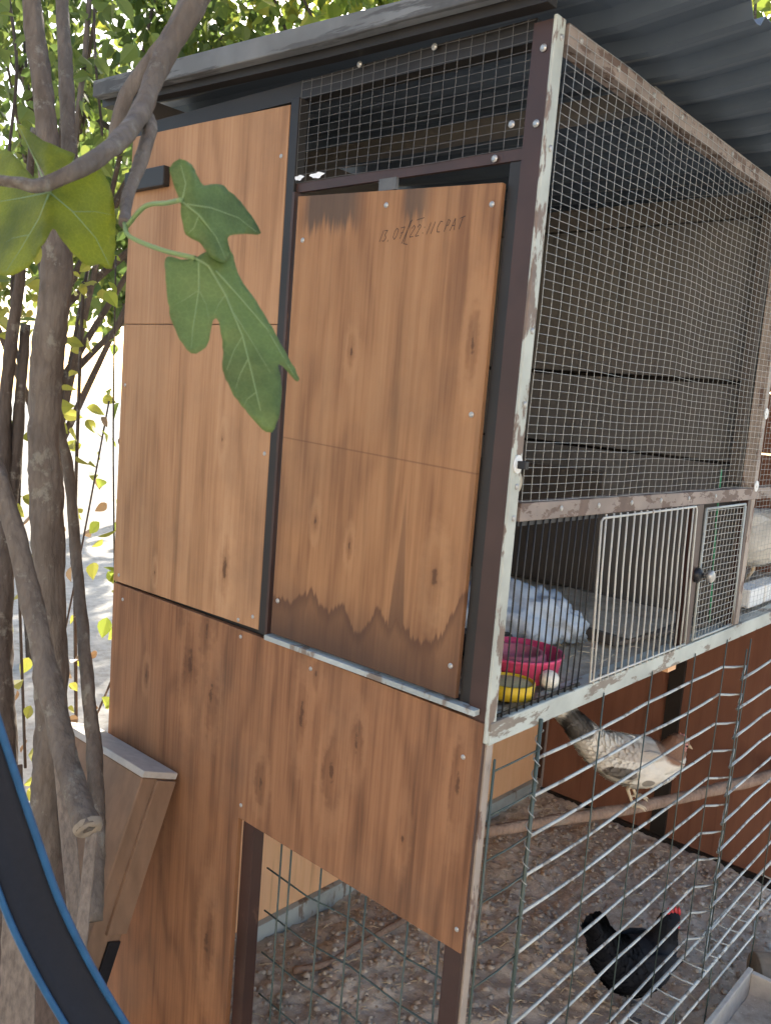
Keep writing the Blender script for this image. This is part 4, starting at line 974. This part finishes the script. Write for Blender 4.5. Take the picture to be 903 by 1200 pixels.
tree('garden_tree', 'distant tree with yellowing leaves across the sunny yard', (-9.5, 2.2, 0), 3.8, ((-9.5, 2.2, 3.0), (1.9, 1.9, 1.1)), 60, 70, .15, 'leafC', 15, .11, spread=.5)
# yellow green vine leaves among the stems, and a climbing stem at the coop edge
rnd = random.Random(5)
def vine(label, pts, r, leaves, size, mat, spread, group=None):
    P = curve([at(*p) for p in pts], 6); t = thing('vine', label, 'vine', tuple(P[-1]), group)
    MB().tube(P, r, 6).build('stem', 'bark_dark', t, True)
    for k in range(leaves):
        m = MB(); p = P[rnd.randrange(len(P))] + Vector((rnd.gauss(0, 1), rnd.gauss(0, 1), rnd.gauss(0, 1))) * spread; addleaf(m, p, size * rnd.uniform(.7, 1.3), rnd, .2); m.build('leaf', mat, t, False)
vine('thin climbing vine with fresh green leaves along the plywood edge', [(136, 300, 2.22), (133, 480, 2.15), (134, 640, 2.08), (136, 760, 2.06), (133, 880, 2.05)], .0022, 34, .040, 'leafA', .022)
vine('slender shoot with yellow leaves rising beside the fig trunk', [(20, 250, 1.95), (14, 360, 1.95), (26, 470, 1.95), (22, 640, 1.95), (30, 900, 1.95)], .0035, 60, .05, 'leafC', .055)
vine('wiry shoot leaning between the trunk and the plywood', [(128, 470, 2.3), (100, 620, 2.25), (72, 760, 2.2), (40, 900, 2.15)], .0025, 26, .036, 'leafD', .05)
vine('dry stem with small yellow leaves behind the fig trunk', [(98, 330, 2.4), (92, 480, 2.4), (88, 640, 2.4), (90, 900, 2.4)], .005, 55, .045, 'leafC', .05)
vine('twig crossing low behind the vine', [(134, 790, 2.35), (108, 850, 2.3), (70, 930, 2.2), (30, 1010, 2.1)], .003, 6, .03, 'leafD', .03)
vine('leafy shoot hanging beside the upper fig stems', [(110, -30, 1.9), (112, 70, 1.9), (120, 170, 1.95), (112, 260, 2.0)], .003, 75, .045, 'leafB', .065)
vine('bushy shoot filling the gap left of the fig stems', [(8, -20, 2.0), (20, 80, 2.0), (10, 200, 2.0), (18, 330, 2.0)], .004, 95, .048, 'leafB', .09)
vine('bright leafy spray at the end of the corrugated roof', [(905, -60, 2.2), (885, 0, 2.2), (890, 60, 2.2), (915, 120, 2.2)], .004, 26, .075, 'leafA', .05)

# ------------------------------------------------------------------ unseen building added behind the camera to bounce warm sunlight
ang = math.atan2(SUN.y, SUN.x); hc = Vector((4.9, -6.9, 0)); fx = Vector((SUN.x, SUN.y, 0)).normalized(); fy = Vector((-fx.y, fx.x, 0))
fill_house = thing('fill_house', 'unseen cream building with a red tiled roof, added behind the camera for warm bounce light', 'fill_house', tuple(hc))
MT['render'] = plain('cream_render', (.68, .61, .50), .08, 3, .9)
MT['tile'] = plain('roof_tile', (.34, .13, .07), .3, 12, .85)
MT['glass'] = plain('window_glass', (.05, .06, .07), .1, 3, .08, 0, 0)
MT['wdoor'] = plain('door_wood', (.20, .10, .05), .3, 20, .6, 0, .2, (1, 1, .2))
def hbox(name, a0, a1, d0, d1, z0, z1, mat, par):
    m = MB(); P = []
    for z in (z0, z1):
        for d in (d0, d1):
            for a in (a0, a1): P.append(tuple(hc + fy * a + fx * d + Vector((0, 0, z))))
    m.v = P; m.f = [(0, 2, 3, 1), (4, 5, 7, 6), (0, 1, 5, 4), (2, 6, 7, 3), (0, 4, 6, 2), (1, 3, 7, 5)]
    return m.build(name, mat, par)
hbox('wall', -6.5, 6.5, -4, 0, 0, 4.2, 'render', fill_house)
hbox('roof', -7, 7, -4.4, .5, 4.202, 4.45, 'tile', fill_house)
for a in (-4.2, 0.2, 4.4):
    wn = hbox('window', a - .6, a + .6, .003, .03, 1.0, 2.3, 'white_wall', fill_house); hbox('pane', a - .52, a + .52, .031, .036, 1.08, 2.22, 'glass', wn)
dr = hbox('door', 1.7, 2.6, .003, .04, 0.0, 2.1, 'wdoor', fill_house)
